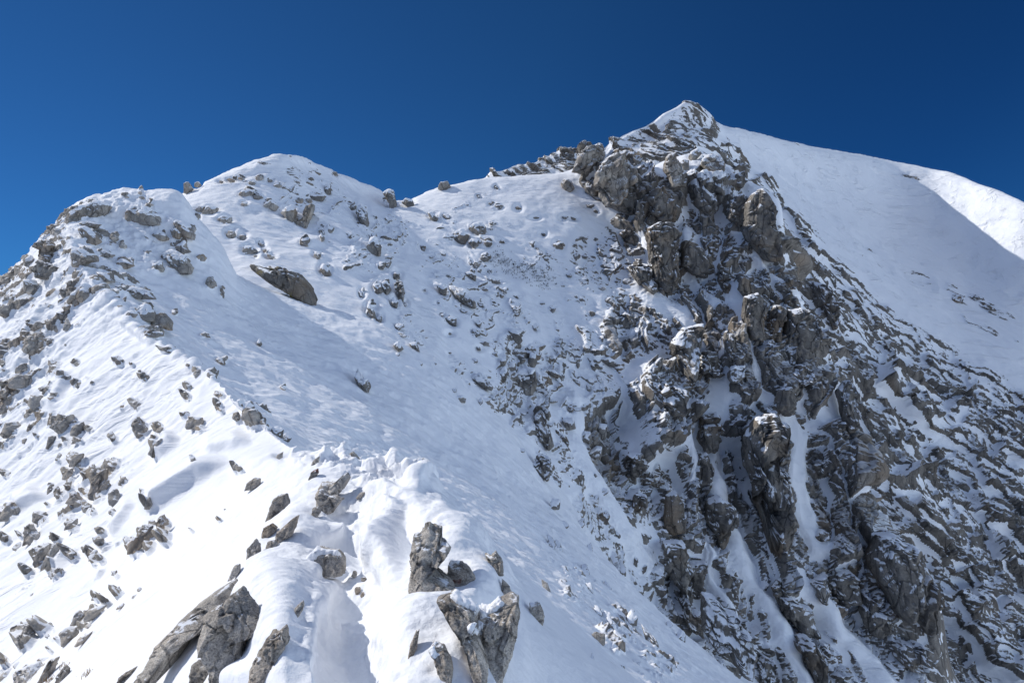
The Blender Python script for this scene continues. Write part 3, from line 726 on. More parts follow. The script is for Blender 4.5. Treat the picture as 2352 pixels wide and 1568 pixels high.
 ('y', 1, [(1440,740),(1470,730),(1500,760),(1540,750),(1640,765),(1700,790),(1740,830),(1770,870),(1800,930),(1795,970),(1740,950),(1660,900),(1570,850),(1500,800),(1460,775)], 'boulder', 'big dark boulder with yellow lichen on the shaded snow bowl', 'yellow lichen boulder', dict(lean=.3, thick=.7, sink=-.25)),
 ('q', 1, [(1475,1185),(1490,1160),(1503,1195),(1490,1205)], 'stone', 'lone small stone with a snow tail on the empty shaded slope', 'lone tailed stone', {}),
 # ---- second peak
 ('p', 1, [(1055,325),(1060,270),(1080,262),(1105,300),(1075,327)], 'pinnacle', 'pinkish upright pinnacle on the skyline between the two knobs', 'pinkish pinnacle', dict(lean=0)),
 ('k', 1, [(1118,290),(1120,270),(1140,262),(1155,280),(1135,292)], 'rock', 'rounded skyline stone beside the pinkish pinnacle', None, dict(lean=0)),
 ('k', 1, [(1160,440),(1190,400),(1255,410),(1240,440),(1170,447)], 'boulder', 'flat grey boulder at the foot of the second peak', 'foot boulder', {}),
 ('k', 1, [(1122,430),(1140,400),(1175,405),(1165,435)], 'rock', 'dark block touching the flat foot boulder', None, {}),
 ('k', 1, [(1250,475),(1280,460),(1330,465),(1330,490),(1290,500)], 'boulder', 'snow-capped flat rock below the foot boulder', None, {}),
 ('k', 1, [(1395,665),(1410,630),(1450,630),(1478,660),(1430,675)], 'boulder', 'domed grey rock uphill of the yellow lichen boulder', 'domed rock', {}),
 ('y', 1, [(1442,760),(1445,738),(1470,735),(1485,755),(1470,778)], 'rock', 'small knob of rock at the uphill end of the yellow lichen boulder', None, {}),
 ('k', 1, [(1365,335),(1390,310),(1450,310),(1460,330),(1410,345)], 'boulder', 'low rock band on the sunny side of the second peak', 'sunny rock band', {}),
 ('k', 1, [(1520,400),(1560,370),(1595,400),(1580,430)], 'boulder', 'triangular outcrop in the middle of the second peak', 'triangular outcrop', {}),
 ('k', 1, [(1610,440),(1680,400),(1700,430),(1680,490)], 'boulder', 'pale outcrop facing the reddish buttress of the second peak', 'pale outcrop', {}),
 ('k', 1, [(1740,440),(1760,400),(1800,395),(1790,430),(1770,480),(1760,540),(1730,520),(1700,500),(1740,470)], 'crag', 'reddish hooked buttress on the second peak', 'reddish hooked buttress', {}),
 ('q', 1, [(1760,350),(1780,320),(1820,340),(1870,340),(1850,370),(1790,370)], 'boulder', 'dark rock band under the summit of the second peak', 'dark peak band', {}),
 ('q', 1, [(1865,320),(1870,280),(1895,285),(1900,330),(1880,335)], 'rock', 'upright dark rock above the dark peak band', None, {}),
 ('q', 1, [(1835,770),(1860,740),(1880,760),(1905,800),(1870,800)], 'rock', 'dark wedge uphill of the yellow lichen boulder', None, {}),
 # ---- col and bowl
 ('q', 2, [(240,330),(270,310),(300,320),(315,380),(310,430),(275,430),(280,390)], 'pinnacle', 'snow-hooded upright rock on the edge of the col', 'hooded col rock', dict(lean=.1)),
 ('q', 2, [(345,380),(370,360),(410,370),(420,400),(380,405)], 'boulder', 'low snow-capped rock in the notch of the col', 'col notch rock', {}),
 ('p', 2, [(555,300),(570,260),(610,260),(630,290),(600,310)], 'boulder', 'pale skyline block on the ridge beyond the col', 'pale skyline block', dict(lean=0)),
 ('q', 2, [(85,440),(90,405),(120,400),(145,430),(155,490),(150,525),(115,500),(100,480)], 'boulder', 'tall dark outcrop below the shoulder of the second peak', 'tall dark outcrop', {}),
 ('q', 2, [(145,640),(170,590),(200,585),(225,630),(220,685),(180,680)], 'boulder', 'square dark block on the slope under the col', 'square dark block', {}),
 ('q', 2, [(305,850),(320,820),(350,830),(360,900),(355,960),(330,955),(315,900)], 'crag', 'tallest upright block of the dark cluster in the bowl', 'tall cluster block', {}),
 ('q', 2, [(225,850),(260,835),(285,880),(260,910)], 'boulder', 'middle block of the dark cluster in the bowl', 'middle cluster block', {}),
 ('q', 2, [(180,855),(220,850),(240,890),(210,905)], 'boulder', 'low outer block of the dark cluster in the bowl', None, {}),
 ('q', 2, [(285,940),(305,925),(325,950),(318,988),(295,975)], 'rock', 'lowest block of the dark cluster in the bowl', None, {}),
 ('q', 2, [(495,440),(520,435),(555,470),(545,485),(515,475)], 'boulder', 'dark rock below the ridge just beyond the col', 'ridge rock', {}),
 ('q', 2, [(735,525),(770,500),(810,500),(830,530),(825,570),(790,570),(750,545)], 'boulder', 'upper boulder of the group high in the bowl', 'upper bowl boulder', {}),
 ('q', 2, [(640,585),(660,550),(700,540),(730,570),(710,620),(670,610)], 'boulder', 'snow-topped boulder, widest of the group high in the bowl', 'snow-topped boulder', {}),
 ('q', 2, [(730,610),(750,590),(785,600),(785,630),(760,643)], 'boulder', 'round boulder between the others of the group high in the bowl', None, {}),
 ('q', 2, [(820,610),(840,597),(862,612),(855,633),(832,635)], 'boulder', 'small round boulder at the outer end of the high bowl group', None, {}),
 ('p', 2, [(1260,270),(1280,245),(1320,260),(1335,300),(1310,325),(1270,295)], 'boulder', 'yellowish boulder on the snow beside the rock tower', 'yellowish boulder', {}),
 ('q', 2, [(550,860),(575,845),(605,870),(600,915),(565,895)], 'boulder', 'dark block uphill of the long dark slab in the bowl', None, {}),
 ('q', 2, [(615,870),(650,870),(720,900),(770,950),(775,990),(720,970),(660,930),(640,910)], 'rock_slab', 'long dark slab in the middle of the bowl', 'long dark slab', {}),
 ('q', 2, [(705,785),(740,780),(775,800),(770,830),(730,805)], 'boulder', 'flat slanting boulder above the long dark slab', None, {}),
 ('q', 2, [(1215,620),(1250,610),(1275,610),(1270,650),(1235,640)], 'boulder', 'snow-topped rock alone below the yellowish boulder', 'lone bowl rock', {}),
 ('q', 2, [(600,1050),(630,1035),(660,1045),(660,1090),(620,1075)], 'boulder', 'blunt boulder downhill of the long dark slab', 'blunt boulder', {}),
 ('q', 2, [(772,1070),(790,1050),(805,1070),(795,1100)], 'rock', 'egg-shaped dark stone level with the blunt boulder', None, {}),
 ('q', 2, [(960,1120),(975,1105),(1010,1120),(1040,1170),(1020,1195),(985,1170)], 'boulder', 'smooth oval boulder above the big square block in the bowl', 'smooth oval boulder', dict(rough=.6)),
 ('q', 2, [(990,1380),(1010,1350),(1060,1340),(1115,1340),(1120,1430),(1090,1490),(1065,1490),(1030,1450),(1000,1440)], 'boulder', 'big square block low in the bowl', 'big square block', dict(rough=.8)),
 ('q', 2, [(905,1360),(940,1320),(955,1350),(945,1400),(915,1390)], 'boulder', 'pale leaning boulder beside the big square block', None, {}),
 ('q', 2, [(1070,1300),(1085,1240),(1115,1250),(1125,1300),(1100,1335)], 'boulder', 'upright boulder standing on the big square block', None, {}),
 ('q', 2, [(955,1330),(970,1298),(1002,1300),(1000,1340),(975,1348)], 'boulder', 'dark boulder between the pale leaning one and the square block', None, {}),
 ('q', 2, [(903,1310),(920,1275),(948,1285),(942,1318)], 'boulder', 'dark block above the pale leaning boulder in the bowl', None, {}),
 ('q', 2, [(750,1390),(790,1360),(830,1390),(870,1440),(860,1460),(800,1430)], 'rock_slab', 'flat grey slab at the lower edge of the bowl', 'flat grey slab', {}),
 ('q', 2, [(645,1500),(690,1490),(715,1505),(710,1530),(670,1520)], 'boulder', 'flat rock at the edge of the smooth slope below the slab', 'edge flat rock', {}),
 ('q', 2, [(1180,1340),(1220,1345),(1255,1370),(1240,1390),(1200,1370)], 'boulder', 'slanting rock beyond the big square block', None, {}),
 ('q', 2, [(75,1380),(95,1345),(115,1370),(110,1400),(150,1400),(165,1440),(155,1470),(120,1440),(90,1415)], 'boulder', 'snow-hooded double boulder alone on the smooth shaded slope', 'hooded double boulder', {}),
 ('q', 2, [(145,980),(160,960),(190,1010),(200,1050),(170,1030)], 'rock', 'slim rock on the lip of the smooth slope', 'lip rock', {}),
 ('q', 2, [(390,1190),(430,1185),(450,1235),(410,1215)], 'rock', 'snow-capped rock at the end of the lip of the smooth slope', None, {}),
 ('q', 2, [(300,1200),(330,1180),(355,1220),(330,1235)], 'rock', 'ragged dark rock below the lip of the smooth slope', None, {}),
 ('q', 2, [(1590,1050),(1630,1010),(1670,1040),(1680,1080),(1640,1105),(1600,1085)], 'crag', 'snow-dusted knobbly crag at the edge of the cliffs', 'knobbly crag', {}),
 ('q', 2, [(1480,1280),(1540,1270),(1590,1310),(1570,1330),(1520,1310)], 'boulder', 'flat dark rock beneath the knobbly crag', None, {}),
 ('q', 6, [(110,200),(130,140),(165,170),(180,250),(210,350),(180,370),(140,320),(120,260)], 'crag', 'tall jagged crag on the edge of the bowl below the square block', 'jagged bowl crag', {}),
 ('q', 6, [(100,470),(140,400),(190,420),(205,500),(180,540),(130,500)], 'crag', 'pale striped crag under the jagged bowl crag', 'striped crag', dict(strata=.8)),
 ('q', 6, [(175,690),(205,635),(245,640),(240,680),(210,680)], 'boulder', 'rock under the pale striped crag at the edge of the smooth slope', None, {}),
 ('q', 6, [(390,400),(430,365),(460,370),(455,410),(420,430)], 'boulder', 'pale wedge-shaped block among the cliffs, lying aslant', 'pale wedge block', {}),
 ('q', 6, [(255,230),(310,220),(325,270),(280,280)], 'boulder', 'dark cube-like block between the bowl and the cliffs', None, {}),
 ('q', 6, [(360,330),(370,290),(400,290),(400,345)], 'boulder', 'round block just above the pale wedge block', None, {}),
 ('q', 6, [(435,300),(440,250),(485,255),(480,320),(450,330)], 'boulder', 'upright dark block beside the round one above the pale wedge', None, {}),
 ('q', 6, [(660,1270),(700,1310),(740,1360),(750,1420),(700,1390),(680,1330)], 'crag', 'dark ragged rock in the lower snow fan', 'ragged fan rock', {}),
 ('q', 6, [(585,1240),(610,1205),(640,1230),(635,1275),(605,1270)], 'boulder', 'snow-hooded boulder above the ragged fan rock', None, {}),
 ('q', 6, [(835,1345),(860,1300),(885,1320),(880,1365)], 'boulder', 'boulder beyond the ragged fan rock in the lower snow', None, {}),
 # ---- cliffs
 ('p', 2, [(1340,190),(1360,110),(1400,60),(1450,45),(1500,70),(1520,110),(1500,140),(1450,160),(1420,200),(1370,205)], 'crag', 'pale sunlit tower head on the skyline in front of the summit', 'sunlit tower head', dict(lean=.3)),
 ('p', 2, [(1470,190),(1540,130),(1600,110),(1650,150),(1690,200),(1690,260),(1650,330),(1590,400),(1530,400),(1470,330),(1480,270)], 'crag', 'bulging grey crag just under the sunlit tower head', 'bulging crag', dict(lean=.5)),
 ('q', 2, [(1400,280),(1440,230),(1475,260),(1480,330),(1440,340),(1410,320)], 'crag', 'low dusted crag beside the bulging crag', None, {}),
 ('c', 2, [(1570,370),(1620,320),(1690,330),(1720,400),(1700,450),(1630,440),(1580,410)], 'crag', 'rounded crag hanging under the bulging crag', 'rounded crag', {}),
 ('c', 2, [(1750,400),(1780,320),(1840,300),(1890,350),(1915,420),(1910,490),(1850,490),(1790,450)], 'crag', 'dark domed crag with a small hollow in its side', 'dark dome', dict(lean=.4)),
 ('c', 2, [(1760,620),(1770,540),(1820,510),(1890,510),(1940,560),(1945,680),(1930,800),(1900,890),(1850,880),(1800,820),(1790,720)], 'crag', 'big brown pillar below the dark dome', 'big brown pillar', dict(lean=.35, rough=.8)),
 ('c', 2, [(1600,560),(1640,530),(1690,550),(1720,600),(1680,620),(1630,600)], 'crag', 'dark lump of rock beside the top of the big brown pillar', None, {}),
 ('p', 2, [(1850,180),(1870,120),(1900,105),(1930,150),(1960,200),(1950,280),(1900,290),(1885,230)], 'crag', 'pale leaning slab standing out of the snow under the summit', 'pale standing slab', dict(lean=.2, rough=.5)),
 ('c', 2, [(1640,740),(1700,720),(1760,750),(1790,810),(1810,880),(1780,900),(1720,850)], 'crag', 'sloping brown crag at the foot of the big brown pillar', 'sloping brown crag', {}),
 ('c', 2, [(1745,490),(1770,430),(1810,450),(1815,495),(1775,505)], 'crag', 'round boulder-like crag under the dark dome', None, {}),
 ('c', 2, [(1690,450),(1700,370),(1735,400),(1740,520),(1715,530)], 'crag', 'thin upright flake between the rounded crag and the dark dome', None, {}),
 ('c', 3, [(40,620),(60,580),(110,550),(215,560),(210,640),(170,720),(140,760),(80,700)], 'crag', 'snow-streaked dark block under the white capped head', 'snow-streaked block', dict(lean=.5)),
 ('p', 3, [(90,480),(130,460),(180,450),(210,490),(210,550),(150,540),(110,510)], 'crag', 'white capped head of rock catching the sun', 'white capped head', dict(lean=.3)),
 ('q', 3, [(35,450),(45,430),(75,415),(95,440),(70,465),(45,470)], 'boulder', 'cluster boulder on the crest beside the white capped head', None, {}),
 ('c', 3, [(265,590),(275,540),(310,530),(325,580),(300,610)], 'crag', 'split dark boulder on top of the big brown slab wall', 'split boulder', {}),
 ('c', 3, [(320,820),(330,690),(360,640),(400,630),(440,680),(470,780),(490,860),(495,980),(440,980),(390,930),(340,870)], 'crag', 'biggest smooth brown slab high on the cliffs', 'big brown slab', dict(lean=.35, rough=.45)),
 ('c', 3, [(230,760),(245,680),(290,650),(320,660),(310,800),(270,790)], 'crag', 'grey pillar separated from the big brown slab by a dark crack', 'grey pillar', dict(lean=.3)),
 ('c', 3, [(485,920),(490,870),(515,900),(510,950),(495,960)], 'crag', 'narrow dark flake against the lower edge of the big brown slab', None, {}),
 ('c', 3, [(0,960),(0,880),(50,890),(100,930),(130,1010),(120,1070),(60,1050),(0,1010)], 'crag', 'dark smooth wall beside the upper snow gully', 'smooth gully wall', dict(rough=.6)),
 ('c', 3, [(310,1260),(320,1170),(380,1150),(430,1200),(420,1330),(410,1400),(350,1380)], 'crag', 'shield-shaped slab at the side of the upper snow gully', 'shield slab', dict(lean=.35, rough=.6)),
 ('c', 3, [(440,1300),(470,1210),(525,1230),(520,1300),(490,1400),(440,1390)], 'crag', 'narrow pillar between the shield slab and the broad grey wall', 'narrow pillar', dict(lean=.3)),
 ('c', 3, [(530,1240),(600,1230),(680,1270),(700,1330),(690,1400),(750,1370),(740,1470),(690,1490),(640,1568),(560,1550),(510,1450),(520,1340)], 'crag', 'broad grey wall streaked with water stains', 'broad grey wall', dict(lean=.3, rough=.6)),
 ('c', 3, [(500,1100),(540,1075),(610,1090),(600,1120),(530,1130)], 'crag', 'flat dark rock on the snow ledge above the broad grey wall', None, {}),
 ('c', 3, [(650,1090),(700,1110),(760,1180),(800,1290),(780,1340),(720,1240),(670,1150)], 'crag', 'long brown rib slanting beside the broad grey wall', 'long brown rib', {}),
 ('c', 3, [(0,1340),(60,1310),(100,1400),(80,1460),(60,1568),(0,1568)], 'crag', 'brown rib across the gully from the shield slab', 'brown gully rib', {}),
 ('c', 6, [(1110,200),(1120,100),(1180,80),(1230,150),(1270,190),(1250,260),(1190,290),(1150,330),(1120,280)], 'crag', 'black overhanging block with a thick snow hood', 'black hooded block', dict(lean=.3)),
 ('c', 6, [(1200,330),(1260,220),(1330,210),(1390,260),(1395,330),(1370,420),(1400,500),(1430,600),(1400,680),(1430,740),(1390,870),(1350,940),(1310,880),(1290,750),(1250,680),(1260,580),(1210,470)], 'crag', 'tall broken column beside the open snow chute', 'tall broken column', dict(lean=.45, rough=1.1)),
 ('c', 6, [(820,400),(840,260),(890,220),(940,300),(950,360),(930,450),(910,560),(880,620),(850,520)], 'crag', 'ribbed brown pillar in the middle of the cliffs', 'ribbed brown pillar', dict(lean=.4)),
 ('c', 6, [(940,560),(950,430),(990,400),(1020,480),(1010,560),(980,630)], 'crag', 'dark narrow pillar beside the ribbed brown pillar', None, {}),
 ('c', 6, [(775,800),(790,620),(830,590),(870,650),(885,720),(885,800),(830,810)], 'crag', 'smooth blackish slab with a flat snowy foot', 'blackish slab', dict(lean=.35, rough=.5)),
 ('c', 6, [(775,850),(880,850),(890,930),(920,1000),(870,1100),(820,1030),(780,980)], 'crag', 'pointed wall hanging below the blackish slab', 'pointed wall', dict(rough=.7)),
 ('c', 6, [(990,720),(1000,650),(1060,620),(1120,670),(1130,760),(1090,880),(1050,890),(1040,800)], 'crag', 'hooked brown crag between two snow gullies', 'hooked brown crag', {}),
 ('c', 6, [(880,1080),(910,960),(980,950),(1000,1040),(980,1120),(930,1130)], 'crag', 'dark block beside the pointed wall', None, {}),
 ('c', 6, [(980,1330),(980,1120),(1040,1130),(1090,1200),(1150,1220),(1150,1280),(1200,1320),(1220,1400),(1215,1540),(1150,1500),(1130,1400),(1040,1410)], 'crag', 'large dark stepped wall near the bottom of the cliffs', 'dark stepped wall', dict(rough=.7)),
 ('c', 6, [(850,1140),(890,1100),(900,1200),(960,1210),(970,1330),(900,1280),(870,1220)], 'crag', 'ragged dark rock beside the dark stepped wall', None, {}),
 ('c', 6, [(530,180),(570,140),(650,170),(660,280),(600,270),(560,230)], 'crag', 'dark square wall capped by a snow ledge', 'dark square wall', {}),
 ('c', 6, [(610,680),(630,600),(680,610),(690,650),(650,700)], 'crag', 'layered crag with snow on every ledge', 'ledged crag', dict(strata=.8)),
 ('c', 6, [(700,560),(720,490),(760,500),(750,570)], 'crag', 'brown block above the blackish slab', None, {}),
 ('c', 6, [(570,480),(600,410),(660,400),(690,460),(640,510),(590,520)], 'crag', 'dark snow-dusted crag above the layered ledged crag', None, {}),
 ('c', 6, [(740,120),(780,40),(830,60),(900,90),(880,200),(800,190),(760,170)], 'crag', 'brown cliff with a snow patch under a small cave', 'cave cliff', {}),
 ('c', 6, [(950,330),(970,210),(1040,190),(1060,260),(1050,370),(990,400)], 'crag', 'twin dark pillar beside the ribbed brown pillar top', None, {}),
 ('c', 6, [(1350,170),(1370,70),(1420,60),(1445,130),(1440,190),(1400,205)], 'crag', 'smooth square block standing at the head of the open chute', 'chute block', dict(rough=.5)),
 ('c', 6, [(1330,1080),(1370,1040),(1400,1110),(1390,1170),(1360,1170)], 'crag', 'dark rock in the snow below the tall broken column', None, {}),
 ('c', 6, [(1260,1480),(1290,1430),(1340,1460),(1345,1560),(1270,1570)], 'crag', 'dark rock at the bottom edge beyond the dark stepped wall', None, {}),
 ('c', 6, [(1360,1130),(1420,1130),(1470,1170),(1520,1190),(1530,1300),(1470,1310),(1420,1250),(1380,1200)], 'crag', 'black ribbed crag above the lower snow fan', 'black ribbed crag', {}),
 ('c', 7, [(720,1000),(740,900),(800,880),(860,920),(920,950),(935,1050),(930,1150),(910,1270),(880,1290),(830,1240),(790,1150),(740,1080)], 'crag', 'huge rounded pillar with pale streaks low on the cliffs', 'huge streaked pillar', dict(lean=.3, rough=.6)),
 ('c', 7, [(920,1270),(940,1110),(980,1080),(1010,1140),(1030,1200),(1000,1260),(1010,1340),(960,1330)], 'crag', 'narrow pillar split off from the huge streaked pillar', 'split-off pillar', dict(lean=.3)),
 ('c', 7, [(670,1240),(700,1170),(760,1220),(800,1280),(790,1340),(740,1360),(700,1320)], 'crag', 'dark block at the foot of the huge streaked pillar', 'dark foot block', {}),
 ('c', 7, [(510,1130),(530,1050),(600,1060),(650,1120),(640,1200),(600,1225),(550,1180)], 'crag', 'grey cracked wall above the lower snow fan', 'grey cracked wall', {}),
 ('c', 7, [(430,1110),(500,1070),(510,1150),(490,1200),(450,1170)], 'crag', 'square grey block beside the grey cracked wall', None, {}),
 ('c', 7, [(810,1400),(850,1380),(920,1390),(940,1450),(940,1510),(880,1500),(830,1450)], 'crag', 'dark ribbed outcrop under the huge streaked pillar', 'lowest ribbed outcrop', {}),
 ('c', 7, [(450,570),(520,545),(570,560),(570,610),(520,620),(470,600)], 'crag', 'flat-topped dark block beside the open chute', 'flat-topped block', {}),
 ('c', 7, [(650,580),(700,560),(730,630),(720,670),(670,650)], 'crag', 'brown block on the cliff edge past the open chute', None, {}),
 ('c', 7, [(450,900),(480,860),(520,880),(520,910),(480,915)], 'crag', 'brown rock on the lower rim of the open chute', None, {}),
 ('c', 7, [(390,1340),(400,1270),(440,1280),(440,1340)], 'crag', 'small brown tower at the top of the lower snow fan', None, {}),
 ('c', 7, [(360,1370),(420,1360),(490,1450),(520,1600),(470,1600),(400,1450)], 'crag', 'black slanting rib along the lower snow fan', 'black slanting rib', {}),
 ('c', 7, [(275,310),(290,230),(340,210),(360,270),(355,330),(320,340)], 'crag', 'rounded block under the snow ledge at the head of the chute', None, {}),
 ('c', 7, [(560,230),(590,180),(620,190),(650,260),(640,400),(600,420),(580,330)], 'crag', 'long dark cliff edge rib facing the far rock face', 'cliff edge rib', {}),
 ('c', 7, [(340,150),(400,110),(440,150),(430,190),(360,200)], 'crag', 'brown slab directly under the broad grey wall', None, {}),
 ('c', 9, oval(1130,930,170,170,0,np.random.RandomState(8)), 'crag', 'dark snow-hooded knob in the middle of the cliffs', 'hooded knob', {}),
 ('c', 9, [(540,650),(640,500),(800,480),(800,640),(790,780),(720,1000),(640,900),(560,760)], 'crag', 'cracked brown cliff under the long snow ramp', 'cracked brown cliff', dict(rough=.8)),
 ('c', 9, [(790,800),(830,720),(930,720),(1000,830),(1000,930),(900,950),(800,900)], 'crag', 'smooth dark crag beside the cracked brown cliff', None, {}),
 ('c', 9, [(1010,600),(1030,520),(1080,560),(1160,680),(1190,860),(1100,870),(1040,760)], 'crag', 'striped dark slab dropping into the upper snow gully', None, {}),
 ('c', 9, [(1490,1200),(1520,1080),(1610,1060),(1660,1150),(1650,1290),(1560,1310)], 'crag', 'upright smooth block above the open chute', None, dict(rough=.5)),
 ('c', 9, [(1620,900),(1700,840),(1800,900),(1850,1000),(1740,1040),(1640,980)], 'crag', 'wedge of rock under the broad grey wall', None, {}),
 ('c', 9, [(1880,720),(1900,600),(1960,570),(1980,680),(1930,770)], 'crag', 'pillar standing free at the end of the broad grey wall', None, {}),
 ('c', 8, [(1230,250),(1250,215),(1310,220),(1310,300),(1260,310)], 'boulder', 'dark block beside the pale standing slab', None, {}),
 ('c', 8, [(1140,440),(1180,350),(1280,340),(1285,400),(1270,460),(1180,470)], 'crag', 'grey block the pale standing slab rests on', None, {}),
 ('c', 8, [(740,950),(730,880),(790,840),(850,900),(870,980),(800,1000)], 'crag', 'dark hanging boulder beside the big brown pillar', None, {}),
 ('c', 8, [(1250,1080),(1280,1010),(1360,990),(1440,1080),(1430,1240),(1330,1170)], 'crag', 'dark smooth crag under the snow ramp beside the big brown pillar', None, dict(rough=.6)),
 ('c', 8, [(1580,1320),(1600,1200),(1680,1220),(1700,1440),(1650,1440)], 'crag', 'black rib standing in the upper snow gully', None, {}),
 ('c', 8, [(1770,1400),(1790,1290),(1860,1310),(1880,1420),(1830,1480)], 'crag', 'dark block above the shield slab', None, {}),
 # ---- far face and far ridge
 ('c', 3, [(1365,1180),(1385,1150),(1425,1165),(1420,1195),(1385,1190)], 'crag', 'dark outcrop on the far snow face', 'far outcrop', dict(lean=.95, thick=.3)),
 ('c', 3, [(1470,1170),(1495,1155),(1515,1175),(1495,1185)], 'crag', 'small square outcrop beside the far outcrop', None, dict(lean=.95, thick=.3)),
 ('c', 3, [(1500,1190),(1540,1195),(1600,1240),(1570,1235),(1520,1215)], 'crag', 'long thin outcrop trailing away from the far outcrop', None, dict(lean=.95, thick=.3)),
]
SMALL4 = [(550,1070,60,24,-45),(600,1100,50,20,-40),(670,1043,38,66,25),(688,1130,54,26,-38),(873,657,48,58,0),(935,748,46,24,-10),(305,730,46,28,-20),(100,790,60,48,-50),(25,735,40,42,-25),
 (570,690,50,34,-20),(568,755,50,50,-40),(530,840,40,90,25),(575,850,36,34,0),(415,835,50,48,-30),(490,805,36,26,-15),(656,935,36,28,-20),(345,932,44,40,-35),(303,938,34,66,25),(152,922,50,44,-20),(470,455,50,36,30),
 (390,430,30,58,20),(290,457,34,80,15),(325,470,34,66,10),(700,415,34,70,20),(495,560,44,66,20),(530,587,24,56,10),(645,585,40,36,0),(453,315,28,24,0),(482,350,28,22,0),(490,375,24,34,0),(530,350,30,30,0),(537,330,24,46,0),
 (1107,284,38,24,-10),(1350,328,30,30,-20),(1380,347,34,18,-10),(1065,30,50,40,-45),(915,118,46,36,-40),(910,90,40,26,-35),(345,205,34,42,0),(380,190,20,56,0),(440,178,60,18,-35),(66,156,40,18,-20),(635,145,40,48,0),
 (510,110,50,24,-15),(335,275,28,66,15),(40,370,34,40,-40),(1255,625,24,18,-20),(1290,570,16,10,0),(1090,680,14,12,0),(95,1465,40,40,0),(10,1430,30,40,0),(180,1060,14,24,20),(270,1245,60,40,-20),(320,1310,22,28,0),
 (270,1362,20,18,0),(465,1240,60,24,-45),(505,1240,40,36,-20),(270,1298,26,20,0),(235,1262,60,26,-30),(110,715,22,20,0),(265,535,18,18,0),(220,155,20,24,0),(800,1030,30,24,-20),(770,1070,40,16,-40),(140,180,30,40,10)]
SMALL1 = [(435,958,30,40,0),(380,982,40,58,20),(320,1105,40,56,0),(140,1130,48,58,-20),(290,1175,44,56,0),(295,1305,38,64,-20),(692,1300,38,52,15),(840,1387,40,42,0),(445,1305,50,32,0),(455,1430,44,42,0),(532,1410,30,28,-20),
 (245,1450,46,28,0),(375,1388,64,40,-30),(20,1300,46,56,0),(1210,840,54,70,20),(1275,890,24,78,-15),(1155,700,56,36,35),(1270,1290,58,32,40),(1183,1140,58,16,30),(965,1235,58,14,15),(1622,1445,40,16,30),(1215,1372,64,40,20),
 (1250,1545,40,50,0),(1325,562,54,44,-10),(1390,577,44,36,0),(1325,250,54,24,10),(1490,240,50,32,0),(1592,285,56,22,0),(1480,350,64,34,0),(1720,370,40,50,20),(1850,585,22,46,-10),(1925,215,40,26,20),(1775,365,50,30,20),
 (1380,240,40,20,10),(1450,270,40,20,0),(1550,255,36,22,0),(1270,260,30,18,0),(1400,390,40,24,0),(1840,545,30,24,0),(1895,545,34,30,0),(1750,620,50,20,40),(1820,690,40,26,50),(1700,480,24,40,0),(1560,690,40,14,20),
 (1500,620,28,24,0),(1520,655,22,26,0),(1465,685,20,18,0),(1550,690,50,20,35),(130,800,40,40,0),(80,770,40,24,-40),(30,830,60,26,-35),(40,930,40,30,0),(320,550,50,60,-50),(725,345,40,16,15),(815,355,40,30,10),(805,325,26,20,30),
 (860,390,50,20,10),(655,585,50,40,10),(700,630,50,50,20),(760,425,30,24,20),(1130,455,20,50,-10),(1110,535,30,40,-10),(400,840,24,34,20),(370,890,18,40,30),(290,970,40,16,-20),(685,972,40,16,0),(1000,1015,34,18,15),(70,1560,60,40,0),
 (310,1480,50,34,-10),(290,1500,40,24,0),(700,1555,24,40,0),(785,1540,50,60,-25),(1130,1360,40,60,10),(1080,1310,34,20,10),(1080,1440,34,40,0),(1080,1500,36,36,-10),(1250,1480,60,30,30),(760,1310,14,14,0),(375,1195,14,14,0)]
